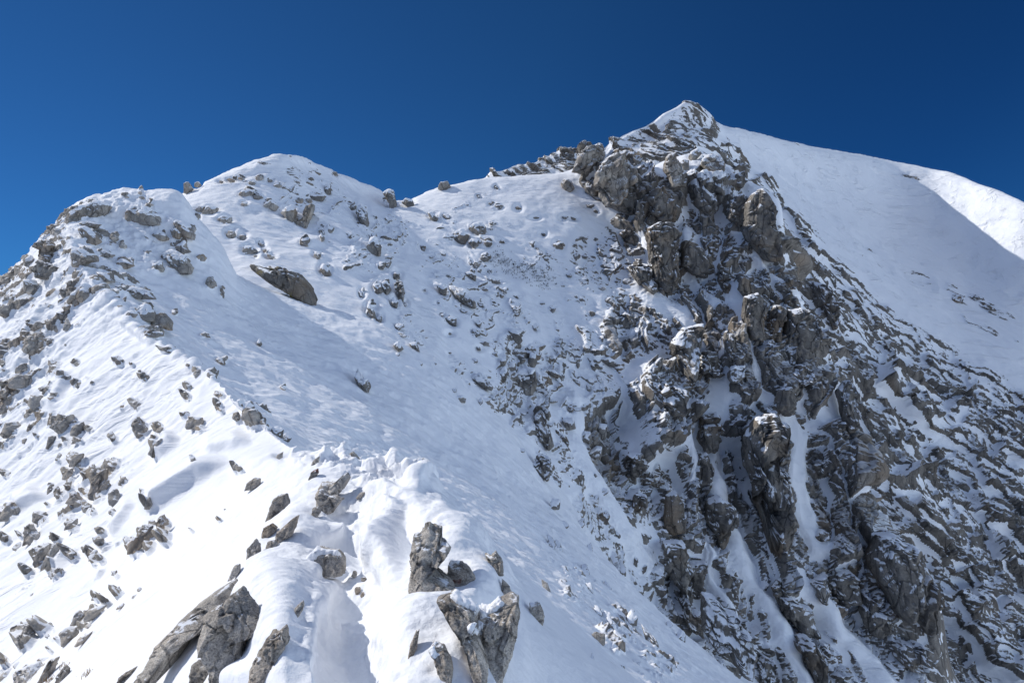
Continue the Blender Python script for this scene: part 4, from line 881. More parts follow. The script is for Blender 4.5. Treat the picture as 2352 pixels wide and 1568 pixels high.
SMALL2 = [(60,400,44,60,0),(190,570,38,48,0),(265,735,24,58,0),(230,750,38,38,0),(315,805,44,48,0),(365,965,20,40,0),(600,460,52,32,30),(797,603,26,28,0),(905,402,60,28,15),(1015,411,42,28,10),(1115,466,52,18,0),(1160,560,26,26,0),
 (1280,465,40,18,10),(800,965,50,32,30),(470,640,34,44,-20),(520,690,36,24,0),(582,675,42,28,30),(775,735,60,38,15),(825,705,60,38,15),(882,836,72,28,5),(850,775,36,26,20),(700,1000,56,22,20),(620,1130,36,18,10),(580,1025,24,20,0),
 (1040,1290,40,30,-30),(650,1455,36,28,0),(800,1520,36,46,0),(1215,1520,66,22,0),(868,1505,56,22,0),(1000,985,72,26,10),(1010,1020,50,30,40),(1212,995,54,38,35),(925,880,60,18,30),(920,915,36,26,30),(820,880,66,18,0),(1003,920,48,14,35),
 (1345,690,38,48,0),(1395,690,50,28,0),(1530,775,66,46,0),(1310,800,38,24,30),(1490,875,60,24,0),(1540,940,58,46,0),(1600,945,44,48,0),(1350,1290,48,46,-30),(1380,1240,40,38,20),(1420,1440,36,60,-20),(1500,1215,40,40,0),(115,910,18,50,-30),
 (215,1050,38,50,-40),(330,1090,58,46,0),(350,1140,78,26,20),(320,1250,38,28,0),(455,1305,34,28,40),(540,1303,14,14,0),(870,380,20,18,0),(855,385,26,16,20),(890,292,18,12,0),(790,345,20,16,0),(860,530,30,18,10),(865,500,40,20,10),
 (920,605,46,18,0),(1330,470,40,18,30),(1425,405,50,14,30),(1460,430,34,20,20),(1390,600,60,20,40),(1460,590,34,26,0),(1600,665,26,18,0),(1110,1100,16,48,-40),(880,1170,36,24,30),(770,1130,60,46,20),(830,1190,50,30,30),(790,1220,40,20,40),
 (880,1250,50,24,20),(960,1225,40,26,20),(1000,1240,50,26,0),(1190,1265,30,16,0),(1150,1275,24,30,0),(1080,1215,30,30,0),(770,1285,36,22,30),(1520,1215,40,30,20),(1640,1260,30,30,0),(1480,1390,30,60,-20),(1330,1540,60,24,0),(1390,1560,40,30,0),
 (1360,1310,20,40,0),(1440,1020,40,40,20),(1530,1060,60,40,30),(1580,835,26,18,0),(1150,960,20,14,0),(1190,745,40,10,40),(620,800,40,12,40),(550,805,16,20,30),(560,950,14,20,0),(480,880,14,16,0),(625,1242,26,12,0)]
SMALL6 = [(500,1250,50,36,40),(540,1320,64,22,40),(375,990,40,70,-25),(400,1080,28,70,-30),(490,1080,30,80,-25),(200,850,36,90,-20),(240,870,30,80,-25),(270,760,30,60,-30),(400,880,30,70,-15),(355,750,40,50,10),(430,640,34,60,0),(470,590,40,60,20),
 (480,700,30,50,-20),(420,510,36,34,0),(515,790,34,50,0),(560,980,44,90,-15),(520,930,40,80,-10),(630,950,30,60,0),(670,990,40,60,20),(720,1020,36,60,0),(440,1200,30,60,-40),(480,1220,60,40,40),(410,1440,20,50,0),(1290,1220,30,40,-20),(1150,1060,30,60,0),
 (1140,1085,34,26,0),(1165,1050,30,40,0),(800,1270,40,30,20),(860,1240,30,40,0),(270,435,34,20,0),(265,485,36,20,40),(190,250,50,24,0),(205,130,56,18,0),(330,170,60,24,0),(60,195,44,24,10),(50,380,36,30,20),(300,170,36,40,0)]
# ------------------------------------------------------------------ the near ridge
A = [
 (2.2, [(-1500, 4200), (0, 2600), (300, 2330), (600, 2080), (850, 2031), (1100, 2060), (1400, 2500), (3000, 4600)]),
 (3.6, [(-1500, 3500), (0, 2200), (300, 1900), (480, 1700), (600, 1585), (660, 1525), (715, 1530), (760, 1630), (800, 1680), (860, 1640), (900, 1560), (960, 1545), (1050, 1560), (1150, 1600), (1250, 1780), (1500, 2080), (3000, 3700)]),
 (4.4, [(-1500, 3200), (0, 2000), (300, 1740), (480, 1570), (590, 1440), (650, 1400), (715, 1420), (765, 1520), (800, 1560), (850, 1545), (890, 1450), (950, 1415), (1040, 1420), (1130, 1460), (1190, 1500), (1260, 1610), (1450, 1800), (2000, 2240), (3000, 3300)]),
 (5.4, [(-1500, 2900), (0, 1820), (300, 1590), (480, 1450), (590, 1345), (650, 1322), (720, 1345), (780, 1420), (830, 1405), (870, 1365), (940, 1330), (1000, 1300), (1080, 1310), (1150, 1345), (1190, 1400), (1260, 1470), (1400, 1590), (2000, 2060), (3000, 2950)]),
 (6.6, [(-1500, 2700), (0, 1740), (300, 1510), (500, 1360), (600, 1290), (680, 1265), (740, 1285), (790, 1330), (830, 1310), (870, 1270), (950, 1225), (1020, 1195), (1075, 1215), (1130, 1285), (1200, 1365), (1300, 1455), (1500, 1620), (2000, 2050), (3000, 2920)]),
 (8.2, [(-1500, 2560), (0, 1690), (300, 1455), (500, 1300), (610, 1220), (690, 1190), (740, 1195), (790, 1225), (840, 1205), (890, 1170), (960, 1150), (1010, 1148), (1050, 1190), (1110, 1260), (1250, 1385), (1500, 1600), (2000, 2050), (3000, 2930)]),
 (10.0, [(-1500, 2450), (0, 1650), (300, 1427), (500, 1265), (640, 1165), (740, 1118), (850, 1116), (910, 1108), (960, 1085), (985, 1095), (1030, 1155), (1120, 1245), (1250, 1365), (1500, 1605), (2000, 2050), (3000, 2950)]),
 (11.2, [(-1500, 2390), (0, 1608), (300, 1385), (500, 1230), (640, 1132), (740, 1092), (800, 1092), (850, 1112), (900, 1116), (945, 1100), (968, 1078), (1000, 1110), (1040, 1160), (1120, 1242), (1250, 1368), (1500, 1610), (2000, 2050), (3000, 2950)]),
 (12.6, [(-1500, 2310), (0, 1565), (100, 1490), (300, 1338), (500, 1190), (620, 1110), (700, 1072), (760, 1058), (820, 1062), (870, 1042), (905, 1036), (935, 1050), (962, 1078), (1000, 1118), (1060, 1185), (1200, 1320), (1500, 1595), (2000, 2050), (3000, 2950)]),
 (15.2, [(-1500, 2190), (0, 1470), (300, 1270), (500, 1130), (620, 1058), (700, 1030), (750, 1022), (790, 1022), (830, 1060), (900, 1110), (1000, 1205), (1200, 1390), (1500, 1650), (2000, 2090), (3000, 2950)]),
 (16.8, [(-1500, 2110), (0, 1415), (300, 1232), (500, 1103), (620, 1050), (668, 1039), (682, 1034), (695, 1040), (740, 1063), (800, 1090), (900, 1165), (1000, 1255), (1200, 1420), (1500, 1665), (2000, 2090), (3000, 2950)]),
 (20.0, [(-1500, 2000), (0, 1330), (200, 1200), (400, 1075), (520, 1000), (575, 968), (592, 955), (604, 966), (640, 992), (750, 1075), (900, 1180), (1200, 1390), (1500, 1600), (2000, 1980), (3000, 2800)]),
 (28.0, [(-1500, 1830), (0, 1165), (200, 1030), (350, 935), (430, 882), (462, 866), (476, 856), (487, 866), (540, 902), (700, 1010), (900, 1130), (1200, 1320), (1500, 1520), (2000, 1900), (3000, 2700)]),
 (38.0, [(-1500, 1620), (-300, 1130), (0, 930), (150, 835), (250, 778), (296, 757), (311, 746), (322, 758), (370, 794), (500, 880), (700, 980), (900, 1080), (1200, 1260), (1500, 1470), (2000, 1850), (3000, 2600)]),
 (48.0, [(-1500, 1380), (-300, 890), (0, 705), (100, 642), (152, 602), (166, 590), (180, 596), (230, 612), (300, 655), (400, 720), (550, 800), (700, 880), (900, 985), (1200, 1190), (1500, 1430), (2000, 1830), (3000, 2550)]),
 (56.0, [(-1500, 1250), (-300, 800), (0, 650), (60, 600), (110, 548), (180, 512), (250, 545), (350, 590), (450, 640), (550, 720), (700, 800), (900, 900), (1200, 1130), (1500, 1400), (2000, 1820), (3000, 2550)]),
 (64.0, [(-1500, 1200), (-300, 815), (0, 642), (50, 598), (100, 548), (150, 500), (190, 463), (240, 449), (300, 436), (335, 441), (385, 438), (412, 447), (450, 500), (510, 570), (545, 640), (700, 730), (870, 800), (1000, 880), (1200, 1080), (1500, 1390), (2000, 1800), (3000, 2500)]),
 (75.0, [(-1500, 1320), (-300, 950), (0, 820), (100, 700), (190, 580), (300, 530), (400, 520), (450, 540), (510, 600), (560, 640), (700, 690), (870, 740), (1000, 815), (1250, 1075), (1500, 1420), (2000, 1800), (3000, 2500)]),
 (86.0, [(-1500, 1500), (0, 1050), (300, 760), (560, 780), (700, 830), (870, 880), (1000, 960), (1250, 1220), (1500, 1560), (2000, 1900), (3000, 2500)]),
]
# ------------------------------------------------------------------ second peak, col, bowl and buttress
B = [
 [(200, 900, 72), (560, 740, 72), (700, 770, 72), (870, 810, 72), (1000, 890, 72), (1250, 1150, 72), (1500, 1500, 74), (1800, 1720, 76), (2150, 1830, 78), (2500, 1980, 80), (3000, 2300, 85)],
 [(200, 800, 85), (480, 600, 85), (600, 610, 85), (750, 640, 88), (870, 690, 88), (1000, 770, 88), (1250, 1000, 86), (1400, 1180, 84), (1550, 1420, 82), (1700, 1560, 82), (1900, 1640, 82), (2100, 1690, 84), (2300, 1750, 86), (2500, 1900, 90), (3000, 2200, 95)],
 [(200, 720, 95), (430, 520, 95), (560, 540, 97), (750, 570, 100), (900, 630, 100), (1050, 700, 100), (1250, 860, 98), (1400, 1000, 94), (1550, 1180, 92), (1700, 1320, 90), (1900, 1440, 90), (2050, 1500, 90), (2150, 1550, 92), (2300, 1660, 96), (2500, 1820, 100), (3000, 2200, 110)],
 [(200, 700, 105), (430, 470, 105), (560, 460, 108), (750, 490, 112), (900, 550, 116), (1050, 600, 116), (1250, 700, 115), (1400, 800, 110), (1550, 920, 105), (1700, 1060, 102), (1900, 1180, 100), (2020, 1220, 98), (2100, 1270, 97), (2150, 1350, 97), (2190, 1540, 104), (2350, 1700, 112), (2500, 1800, 115), (3000, 2300, 125)],
 [(200, 700, 112), (430, 445, 112), (560, 410, 114), (640, 400, 116), (750, 440, 122), (900, 500, 128), (1050, 520, 130), (1250, 560, 130), (1400, 640, 126), (1550, 720, 120), (1700, 820, 114), (1850, 920, 110), (1960, 1010, 108), (2010, 1130, 107), (2060, 1270, 110), (2190, 1600, 118), (2500, 1900, 130), (3000, 2300, 140)],
 [(200, 720, 118), (430, 440, 116), (500, 410, 116), (640, 370, 118), (720, 390, 128), (800, 430, 135), (900, 475, 140), (1000, 465, 140), (1150, 450, 142), (1280, 450, 142), (1400, 500, 138), (1550, 560, 130), (1700, 640, 124), (1800, 720, 120), (1900, 830, 118), (1955, 980, 117), (2010, 1250, 122), (2190, 1680, 130), (2500, 1950, 140), (3000, 2350, 150)],
 [(200, 740, 122), (418, 452, 120), (440, 436, 119), (500, 409, 119), (560, 379, 119), (600, 365, 119), (635, 356, 120), (680, 358, 124), (720, 373, 130), (770, 395, 136), (850, 428, 142), (880, 446, 145), (905, 463, 146), (950, 455, 147), (980, 442, 148), (1060, 421, 149), (1130, 409, 150), (1200, 405, 150), (1270, 400, 150), (1320, 390, 150), (1350, 345, 148), (1390, 338, 146), (1430, 350, 144), (1480, 390, 141), (1540, 420, 137), (1600, 430, 134), (1700, 520, 130), (1790, 610, 126), (1850, 710, 125), (1900, 860, 124), (1950, 1060, 125), (2010, 1330, 130), (2190, 1750, 140), (2500, 2000, 150), (3000, 2400, 160)],
 [(200, 900, 130), (425, 640, 130), (640, 520, 135), (905, 590, 165), (1200, 520, 170), (1320, 460, 165), (1390, 410, 160), (1450, 408, 158), (1500, 385, 156), (1540, 368, 154), (1600, 354, 152), (1650, 372, 148), (1690, 398, 144), (1740, 432, 140), (1785, 472, 136), (1810, 600, 134), (1850, 740, 134), (1900, 880, 134), (1960, 1120, 138), (2190, 1780, 150), (2500, 2050, 160), (3000, 2450, 170)],
 [(200, 1200, 160), (425, 900, 160), (640, 800, 170), (905, 900, 190), (1200, 800, 190), (1400, 700, 190), (1600, 700, 190), (1700, 750, 185), (1800, 900, 175), (1900, 1250, 165), (1960, 1500, 165), (2190, 2000, 170), (2500, 2300, 170), (3000, 2600, 175)],
]
# ------------------------------------------------------------------ summit pyramid and the far snow face
D = [
 [(900, 1150, 165), (1400, 1250, 165), (1700, 1450, 160), (1950, 1640, 152), (2100, 1720, 148), (2352, 1800, 148), (3000, 2150, 150)],
 [(900, 900, 200), (1400, 900, 200), (1700, 1000, 195), (1850, 1120, 186), (2000, 1320, 176), (2150, 1480, 166), (2352, 1570, 164), (3000, 1900, 165)],
 [(900, 700, 225), (1400, 680, 225), (1700, 740, 222), (1850, 860, 210), (2000, 1040, 200), (2150, 1220, 190), (2352, 1350, 186), (3000, 1750, 185)],
 [(900, 620, 245), (1150, 560, 245), (1400, 540, 245), (1700, 600, 242), (1850, 690, 242), (2000, 830, 240), (2150, 980, 234), (2352, 1120, 226), (3000, 1550, 205)],
 [(900, 560, 258), (1150, 450, 258), (1330, 410, 262), (1450, 390, 264), (1580, 400, 266), (1700, 450, 270), (1850, 560, 280), (2000, 680, 284), (2150, 790, 280), (2352, 900, 270), (3000, 1300, 245)],
 [(900, 540, 266), (1150, 420, 266), (1330, 370, 273), (1450, 338, 279), (1540, 300, 285), (1600, 290, 288), (1660, 330, 296), (1750, 380, 314), (1900, 460, 338), (2050, 540, 348), (2200, 610, 336), (2352, 690, 312), (3000, 1050, 270)],
 [(900, 540, 272), (1110, 425, 268), (1150, 406, 268), (1180, 388, 270), (1210, 378, 272), (1250, 373, 274), (1280, 362, 276), (1330, 354, 279), (1400, 330, 282), (1450, 303, 285), (1500, 278, 288), (1545, 252, 291), (1580, 239, 294), (1605, 247, 297), (1625, 262, 300), (1642, 285, 308), (1700, 298, 322), (1780, 317, 342), (1850, 333, 358), (1960, 354, 378), (2050, 372, 388), (2130, 387, 382), (2200, 403, 366), (2250, 424, 352), (2300, 441, 340), (2352, 465, 328), (2600, 600, 290), (3000, 800, 260)],
 [(900, 900, 330), (1330, 650, 340), (1580, 560, 350), (1750, 560, 390), (2050, 620, 430), (2352, 760, 370), (3000, 1100, 330)],
]
STEP = 1.9
def rooted(px, py, items, grow, s):
    """ragged bedrock breaks through around each of the listed rocks (survey units x, y, half width, half height)"""
    out = np.zeros(py.shape, np.float32)
    for (x, y, hw, hh) in items:
        R_ = max(hw, hh) * grow + 5
        c0, c1 = np.searchsorted(px, x - R_), np.searchsorted(px, x + R_)
        if c1 - c0 < 2: continue
        q = np.hypot((px[None, c0:c1] - x) / (hw * grow + 4), (py[:, c0:c1] - y) / (hh * grow + 4))
        out[:, c0:c1] = np.maximum(out[:, c0:c1], s * (1 - sstep(0.35, 1.0, q)))
    return out
def spots(sheets, mats):
    L = []
    for c_, lst in sheets:
        k = CROP[c_][0]
        for (x, y, w, h, a_) in lst:
            ux, uy = unit(c_, x, y); L.append((ux, uy, w * k / 2, h * k / 2))
    for (mk, c_, poly, name, lab, mark, opt) in BIG:
        if mk in mats and name != 'crag':
            q = np.array([unit(c_, *v) for v in poly]); lo, hi = q.min(0), q.max(0)
            L.append(((lo[0] + hi[0]) / 2, (lo[1] + hi[1]) / 2, (hi[0] - lo[0]) / 2, (hi[1] - lo[1]) / 2))
    return L
def crest_steps(secs, crest, n):
    """extra cross-sections between the surveyed ones, lined up on the crest so that its edge stays crisp"""
    out = []
    keys = sorted(crest)
    cp = lambda Y: float(pchip([math.log(v) for v in keys], [crest[v] for v in keys], np.array([math.log(Y)]))[0])
    for (Y0, p0), (Y1, p1) in zip(secs[:-1], secs[1:]):
        out.append((Y0, p0))
        if Y0 in crest and Y1 in crest:
            a0, a1 = np.array(p0, float), np.array(p1, float)
            for k in range(1, n):
                f = k / n; Yk = Y0 ** (1 - f) * Y1 ** f; c_ = cp(Yk)
                rel = np.concatenate([np.linspace(-2200, -160, 22), np.linspace(-140, -30, 9), [-22, -15, -9, -4, 0, 4, 9, 15, 22], np.linspace(30, 140, 9), np.linspace(160, 2400, 22)])
                y = (1 - f) * pchip(a0[:, 0], a0[:, 1], crest[Y0] + rel) + f * pchip(a1[:, 0], a1[:, 1], crest[Y1] + rel)
                out.append((Yk, [(c_ + r_, y_) for r_, y_ in zip(rel, y)]))
    out.append(secs[-1])
    return out
A = crest_steps(A, {16.8: 682, 20.0: 592, 28.0: 476, 38.0: 311, 48.0: 166}, 9)
def make_ridge():
    px, py, Y, t = loft(A, -1500, 3000, STEP, 1.7)
    PX = np.broadcast_to(px, py.shape)
    P = to_world(px, py, Y)
    N = grid_normals(P)
    x, y, z = P[..., 0], P[..., 1], P[..., 2]
    d = np.zeros(py.shape, np.float32)
    near = 1 - sstep(9, 22, Y)
    # wind-packed undulation, larger further away
    d += 0.10 * fbm(x / 1.7, y / 1.7, z / 1.7, 4, 5) * sstep(3, 9, Y)
    d += 0.55 * fbm(x / 9, y / 9, z / 9, 4, 11) * sstep(14, 30, Y)
    d += 0.22 * fbm(x / 2.6, y / 2.6, z / 2.6, 3, 21, 0.55, True) * sstep(14, 30, Y)
    # drifts running down the left slope and over the right flank
    a = (x * 0.80 + z * 0.35) ; b = y * 0.9 - x * 0.25
    d += 0.16 * fbm(a / 6.0, b / 1.3, z / 5.0, 4, 31, 0.5, True) * sstep(14, 26, Y)
    # clods along the trodden crest
    churn = soft_blob(PX, py, [(885, 1085, 130, 55, 10, 1), (850, 1180, 110, 90, 0, .9), (825, 1285, 90, 100, 0, .8), (785, 1040, 70, 32, 0, 1),
                               (800, 1440, 110, 130, 0, .9), (640, 1450, 60, 120, 0, .3), (1000, 1400, 110, 80, 0, .3), (1020, 1200, 70, 60, 45, .4), (690, 1040, 40, 20, 0, .6)])
    r1, r2, r3, bx, by, f = voro(x / 0.55 + 0.3 * perlin(x * 2, y * 2, z * 2, 3), y / 0.8 + 0.3 * perlin(x * 2, y * 2, z * 2, 4), 7)
    clod = (r1 - 0.35) * sstep(0.0, 0.45, f)
    sc_ = Y / 9.0
    d += churn * np.clip(sc_, 0.5, 1.4) * (0.20 * clod + 0.20 * fbm(x / 0.8, y / 0.8, z / 0.8, 5, 41, 0.55) + 0.10 * fbm(x / .25, y / .25, z / .25, 4, 42, .6))
    # humps, hollows and foot holes along the trodden crest (metres)
    for (hx, hy, rx, ry, ang, amp) in ((640, 1430, 60, 130, 8, 0.16), (600, 1330, 70, 50, -30, 0.1), (960, 1440, 70, 70, 0, 0.16), (1010, 1420, 90, 50, 10, 0.1), (1050, 1250, 60, 70, 30, 0.14),
                                       (1075, 1390, 50, 40, 0, 0.12), (1110, 1330, 50, 60, 20, 0.1), (1040, 1500, 50, 60, 0, 0.14), (1120, 1500, 60, 70, 10, 0.12), (880, 1270, 40, 80, 5, 0.16), (905, 1160, 60, 40, 0, 0.12),
                                       (785, 1250, 50, 20, 20, -0.2), (775, 1225, 20, 22, 0, 0.14), (930, 1230, 26, 60, 5, -0.22), (850, 1335, 40, 50, 0, -0.14), (800, 1390, 55, 30, -15, -0.22), (850, 1400, 37.5, 20, 0, 0.06),
                                       (870, 1075, 42.5, 17.5, 5, -0.14), (925, 1088, 37.5, 20, 15, -0.15), (905, 1036, 25, 15, 0, 0.08), (958, 1110, 22, 30, 20, 0.16), (880, 1140, 50, 10, 5, 0.14), (905, 1152, 32.5, 12.5, 10, -0.09),
                                       (790, 1022, 17.5, 12.5, 0, 0.06), (770, 1040, 17.5, 10, 0, -0.05), (745, 1032, 15, 10, 0, 0.05), (820, 1046, 15, 10, 0, 0.05), (1010, 1080, 20, 15, 20, 0.05), (980, 1070, 12.5, 12.5, 0, 0.07), (840, 1060, 15, 10, 0, 0.05),
                                       (730, 1180, 30, 15, 20, -0.04), (760, 1315, 42.5, 17.5, -20, -0.06), (820, 1290, 16, 22, 0, -0.14), (720, 1420, 20, 60, 5, 0.08), (560, 1560, 70, 40, -10, 0.14), (700, 1500, 60, 40, 0, 0.06)):
        ca, sa = math.cos(math.radians(ang)), math.sin(math.radians(ang))
        uu = ((PX - hx) * ca + (py - hy) * sa) / rx; vv = (-(PX - hx) * sa + (py - hy) * ca) / ry
        d += amp * np.exp(-np.minimum(uu * uu + vv * vv, 30) * 1.3) * (Y < 17) * np.clip(Y / 6.5, 0.7, 1.6)
    for (x0, y0, x1, y1, wu, wd, amp) in ((338, 1163, 500, 1062, 40, 8, .50), (362, 1045, 402, 1002, 26, 7, .35), (568, 1076, 640, 1046, 18, 6, .22), (470, 1035, 560, 1005, 30, 8, .25), (40, 1165, 92, 1132, 26, 8, .35),
                                          (255, 1215, 300, 1150, 22, 7, .25), (120, 1300, 160, 1262, 24, 8, .25), (280, 740, 350, 790, 20, 8, .3), (120, 950, 165, 860, 22, 8, .4), (60, 760, 110, 700, 22, 8, .4)):
        L = math.hypot(x1 - x0, y1 - y0); ex_, ey_ = (x1 - x0) / L, (y1 - y0) / L
        al = ((PX - x0) * ex_ + (py - y0) * ey_) / L; sdist = -(PX - x0) * ey_ + (py - y0) * ex_ + 5 * fbm(x / 1.2, y / 1.2, z / 1.2, 2, 48)
        d += amp * np.where(sdist < 0, np.exp(-np.minimum((sdist / wu) ** 2, 30)), np.exp(-np.minimum((sdist / wd) ** 2, 30))) * sstep(-0.15, 0.2, al) * (1 - sstep(0.75, 1.15, al)) * (Y > 8) * (Y < 50)
    soft_near = (1 - sstep(10, 17, Y)) * soft_blob(PX, py, [(850, 1330, 420, 360, 0, 1)])
    d += soft_near * (0.13 * fbm(x / 0.9, y / 1.1, z / 0.9, 4, 45, 0.45) + 0.02 * fbm(x / .13, y / .13, z / .13, 3, 46))
    # knob: ledges
    knob = soft_blob(PX, py, [(300, 530, 170, 110, 20, 1), (140, 560, 90, 90, -45, .9), (60, 850, 110, 200, 20, .55), (240, 700, 110, 60, 20, .6)])
    hr = 0.9 * fbm(x / 3.2, y / 3.2, z / 2.2, 5, 51, 0.55, True) + 0.5 * fbm(x / 1.1, y / 1.1, z / 0.7, 4, 52)
    d += knob * hr * 0.6
    # rocky patches that break through
    v = fbm(x / 1.5, y / 1.5, z / 1.0, 5, 61, 0.62)
    rockp = soft_blob(PX, py, [(40, 870, 130, 150, 10, .55), (120, 700, 120, 120, -40, .5), (60, 1000, 120, 90, 20, .45), (220, 1110, 150, 90, -35, .42),
                               (330, 545, 200, 70, 20, .45), (160, 530, 100, 60, -45, .55), (40, 660, 90, 60, -40, .55), (150, 1290, 200, 90, -30, .32),
                               (60, 1540, 120, 50, -20, .5), (240, 640, 110, 60, 20, .5), (580, 945, 60, 40, 40, .4), (330, 700, 100, 60, 30, .35), (1330, 1340, 80, 60, 50, .44), (1420, 1440, 80, 60, 50, .46), (1510, 1530, 80, 50, 50, .48), (1270, 1240, 60, 34, 50, .40), (1160, 1130, 60, 22, 50, .36), (1400, 1530, 90, 40, 45, .38)])
    rockp = np.maximum(rockp, rooted(px, py, spots(((4, SMALL4), (1, SMALL1)), 'lk'), 1.7, 0.62))
    e = rockp - 0.60 + 0.78 * v
    e = np.where(Y < 7, -1, e)
    d += np.clip(e, -0.1, 0.5) * 1.1 * (Y > 12)
    ex = np.clip(e * 4.0, -1, 1)
    P = P + N * d[..., None]
    splat(P)
    m = surface_mat("ridge_snow", True, 0.9, 1.8, 0.4, ripple=((0.0, 0.62, -0.25), (0.13, 1.6, 1.6)), ripple_amp=0.06, grain=0.006, snow_lo=0.84, snow_hi=0.97)
    o = grid_object("snow_ridge", P, m, ex); o["kind"] = "structure"

GULLY = [([(1655, 640), (1690, 700), (1712, 800), (1730, 900), (1760, 930)], 22), ([(1650, 880), (1640, 960), (1650, 1060), (1690, 1200), (1740, 1330), (1800, 1440), (1850, 1568)], 30),
         ([(1800, 960), (1830, 1010), (1830, 1120), (1850, 1200), (1890, 1260)], 34), ([(1880, 1350), (1930, 1440), (2010, 1520), (2070, 1600)], 44),
         ([(1500, 690), (1560, 720), (1600, 790)], 26), ([(1320, 900), (1330, 1010), (1400, 1150), (1480, 1290)], 28), ([(1560, 930), (1600, 1050), (1590, 1100)], 14),
         ([(1560, 470), (1580, 540), (1600, 640), (1640, 700)], 18), ([(1720, 560), (1790, 640), (1860, 700), (1900, 760)], 14), ([(2160, 1380), (2230, 1440), (2320, 1530), (2400, 1600)], 26),
         ([(1930, 900), (1960, 980), (2010, 1060)], 14), ([(1480, 560), (1500, 600)], 12), ([(1640, 1250), (1640, 1330), (1690, 1420)], 14)]
def make_bowl():
    px, py, Y, t = loft(B, 200, 3000, STEP, 1.6)
    PX = np.broadcast_to(px, py.shape)
    P = to_world(px, py, Y)
    N = grid_normals(P)
    x, y, z = P[..., 0], P[..., 1], P[..., 2]
    blobs = [(1420, 400, 110, 80, 35, .8), (1520, 520, 130, 130, 60, .75), (1640, 480, 130, 110, 30, .8), (1700, 640, 170, 160, 40, .85), (1600, 720, 160, 140, 50, .75),
             (1760, 850, 180, 190, 50, .9), (1560, 930, 130, 180, 70, .85), (1680, 1000, 200, 200, 60, .85), (1620, 1150, 170, 160, 60, .85), (1520, 1060, 110, 170, 65, .75),
             (1800, 1180, 150, 180, 60, .8), (1950, 1050, 110, 160, 60, .85), (2000, 1250, 170, 190, 60, .85), (1700, 1360, 150, 170, 55, .7), (2060, 1420, 120, 140, 50, .9),
             (1900, 1480, 170, 110, 50, .55), (2120, 1530, 120, 80, 40, .85), (2165, 1470, 170, 70, 80, .85), (1600, 1380, 120, 160, 55, .62), (1420, 1000, 110, 150, 60, .58), (1350, 830, 130, 90, 40, .40), (1100, 880, 120, 60, 45, .30), (1300, 1050, 130, 80, 50, .36), (1330, 1250, 110, 90, 55, .34), (1450, 1450, 120, 70, 50, .38), (1000, 560, 110, 90, 40, .26), (1450, 760, 100, 110, 60, .52),
             (1220, 860, 110, 90, 40, .48), (1400, 600, 90, 120, 70, .42), (1200, 940, 110, 60, 40, .46), (1380, 1180, 90, 150, 55, .44), (1450, 1320, 90, 150, 55, .45),
             (1050, 640, 130, 90, 40, .32), (860, 560, 80, 130, 60, .34), (700, 440, 130, 80, 20, .29), (620, 400, 150, 50, -20, .25), (700, 520, 120, 50, 30, .22), (560, 460, 110, 50, 0, .12),
             (1100, 500, 120, 60, 10, .22), (1250, 600, 90, 50, 30, .3), (940, 760, 70, 60, 40, .35), (1300, 700, 110, 90, 30, .27), (1150, 740, 90, 90, 45, .35), (1650, 1500, 90, 90, 50, .5), (1780, 1540, 90, 60, 50, .55)]
    R = soft_blob(PX, py, blobs)
    R = np.where(R < 0.6, R * 1.22, R)
    R = np.maximum(R, rooted(px, py, [q for q in spots(((2, SMALL2), (6, SMALL6), (1, SMALL1)), 'qk')], 1.7, 0.47))
    gl = np.zeros(py.shape, np.float32)
    wob = 26 * fbm(x / 5, y / 5, z / 5, 5, 77)
    for pts, w in GULLY:
        gl = np.maximum(gl, 1 - sstep(w * 0.30, w * 0.95, line_dist(PX, py, pts) + wob))
    cliff = sstep(0.5, 0.75, R) * (1 - gl)
    # blocky limestone: three sizes of tilted blocks, tall ones, in a warped plane
    wx = fbm(x / 7, y / 7, z / 7, 3, 81); wz = fbm(x / 7, y / 7, z / 7, 3, 82)
    a = x * 0.9 - z * 0.30 + y * 0.12 + 3.0 * wx; b = z * 0.95 + x * 0.28 + 3.5 * wz
    h = np.zeros(py.shape, np.float32)
    bare = sstep(0.06, 0.26, fbm(a / 11.0, b / 19.0, y / 30, 3, 83, 0.5)) * cliff
    for S, tall, amp, tilt, sd in ((11.0, 2.0, 2.6, 0.9, 5), (5.0, 2.0, 1.5, 0.9, 1), (2.3, 1.8, 0.85, 0.9, 2), (1.1, 1.5, 0.42, 0.9, 3), (0.5, 1.3, 0.18, 0.8, 4)):
        r1, r2, r3, bx, by, f = voro(a / S, b / (S * tall), sd)
        h += (1 if S > 3 else 1 - 0.55 * bare) * amp * ((r1 - 0.5) * 2 + (r2 - 0.5) * tilt * 2.2 * bx + (r3 - 0.75) * tilt * 2.2 * by) - amp * 0.5 * (1 - sstep(0, 0.10, f))
    h += 0.45 * fbm(x / 2.0, y / 2.0, z / 2.6, 5, 91, 0.6)
    small = 0.55 * fbm(x / 2.6, y / 2.6, z / 1.8, 5, 95, 0.62) * 2
    r1, r2, r3, bx, by, f = voro(a / 2.2, b / 2.6, 12)
    small += (r1 > 0.55) * (0.55 + (r2 - .5) * bx * 1.6 + (r3 - .7) * by * 1.6) * sstep(0.02, 0.16, f) * 0.9
    hr = h * (0.25 + 0.75 * cliff) * sstep(0.15, 0.6, R) + small * (0.35 + 0.25 * R) * sstep(0.05, 0.3, R)
    # snow fills the hollows and, where little rock shows, nearly everything
    fill = blur(hr, 8) + (0.50 - 1.22 * R) * 1.0 + gl * 1.6 - 0.45 * bare + 0.25 * fbm(x / 3, y / 3, z / 3, 3, 97)
    fill = blur(fill, 2, 1)
    e = hr - fill
    d = np.maximum(hr, fill) - 0.9 * (0.50 - 1.22 * blur(R, 8))
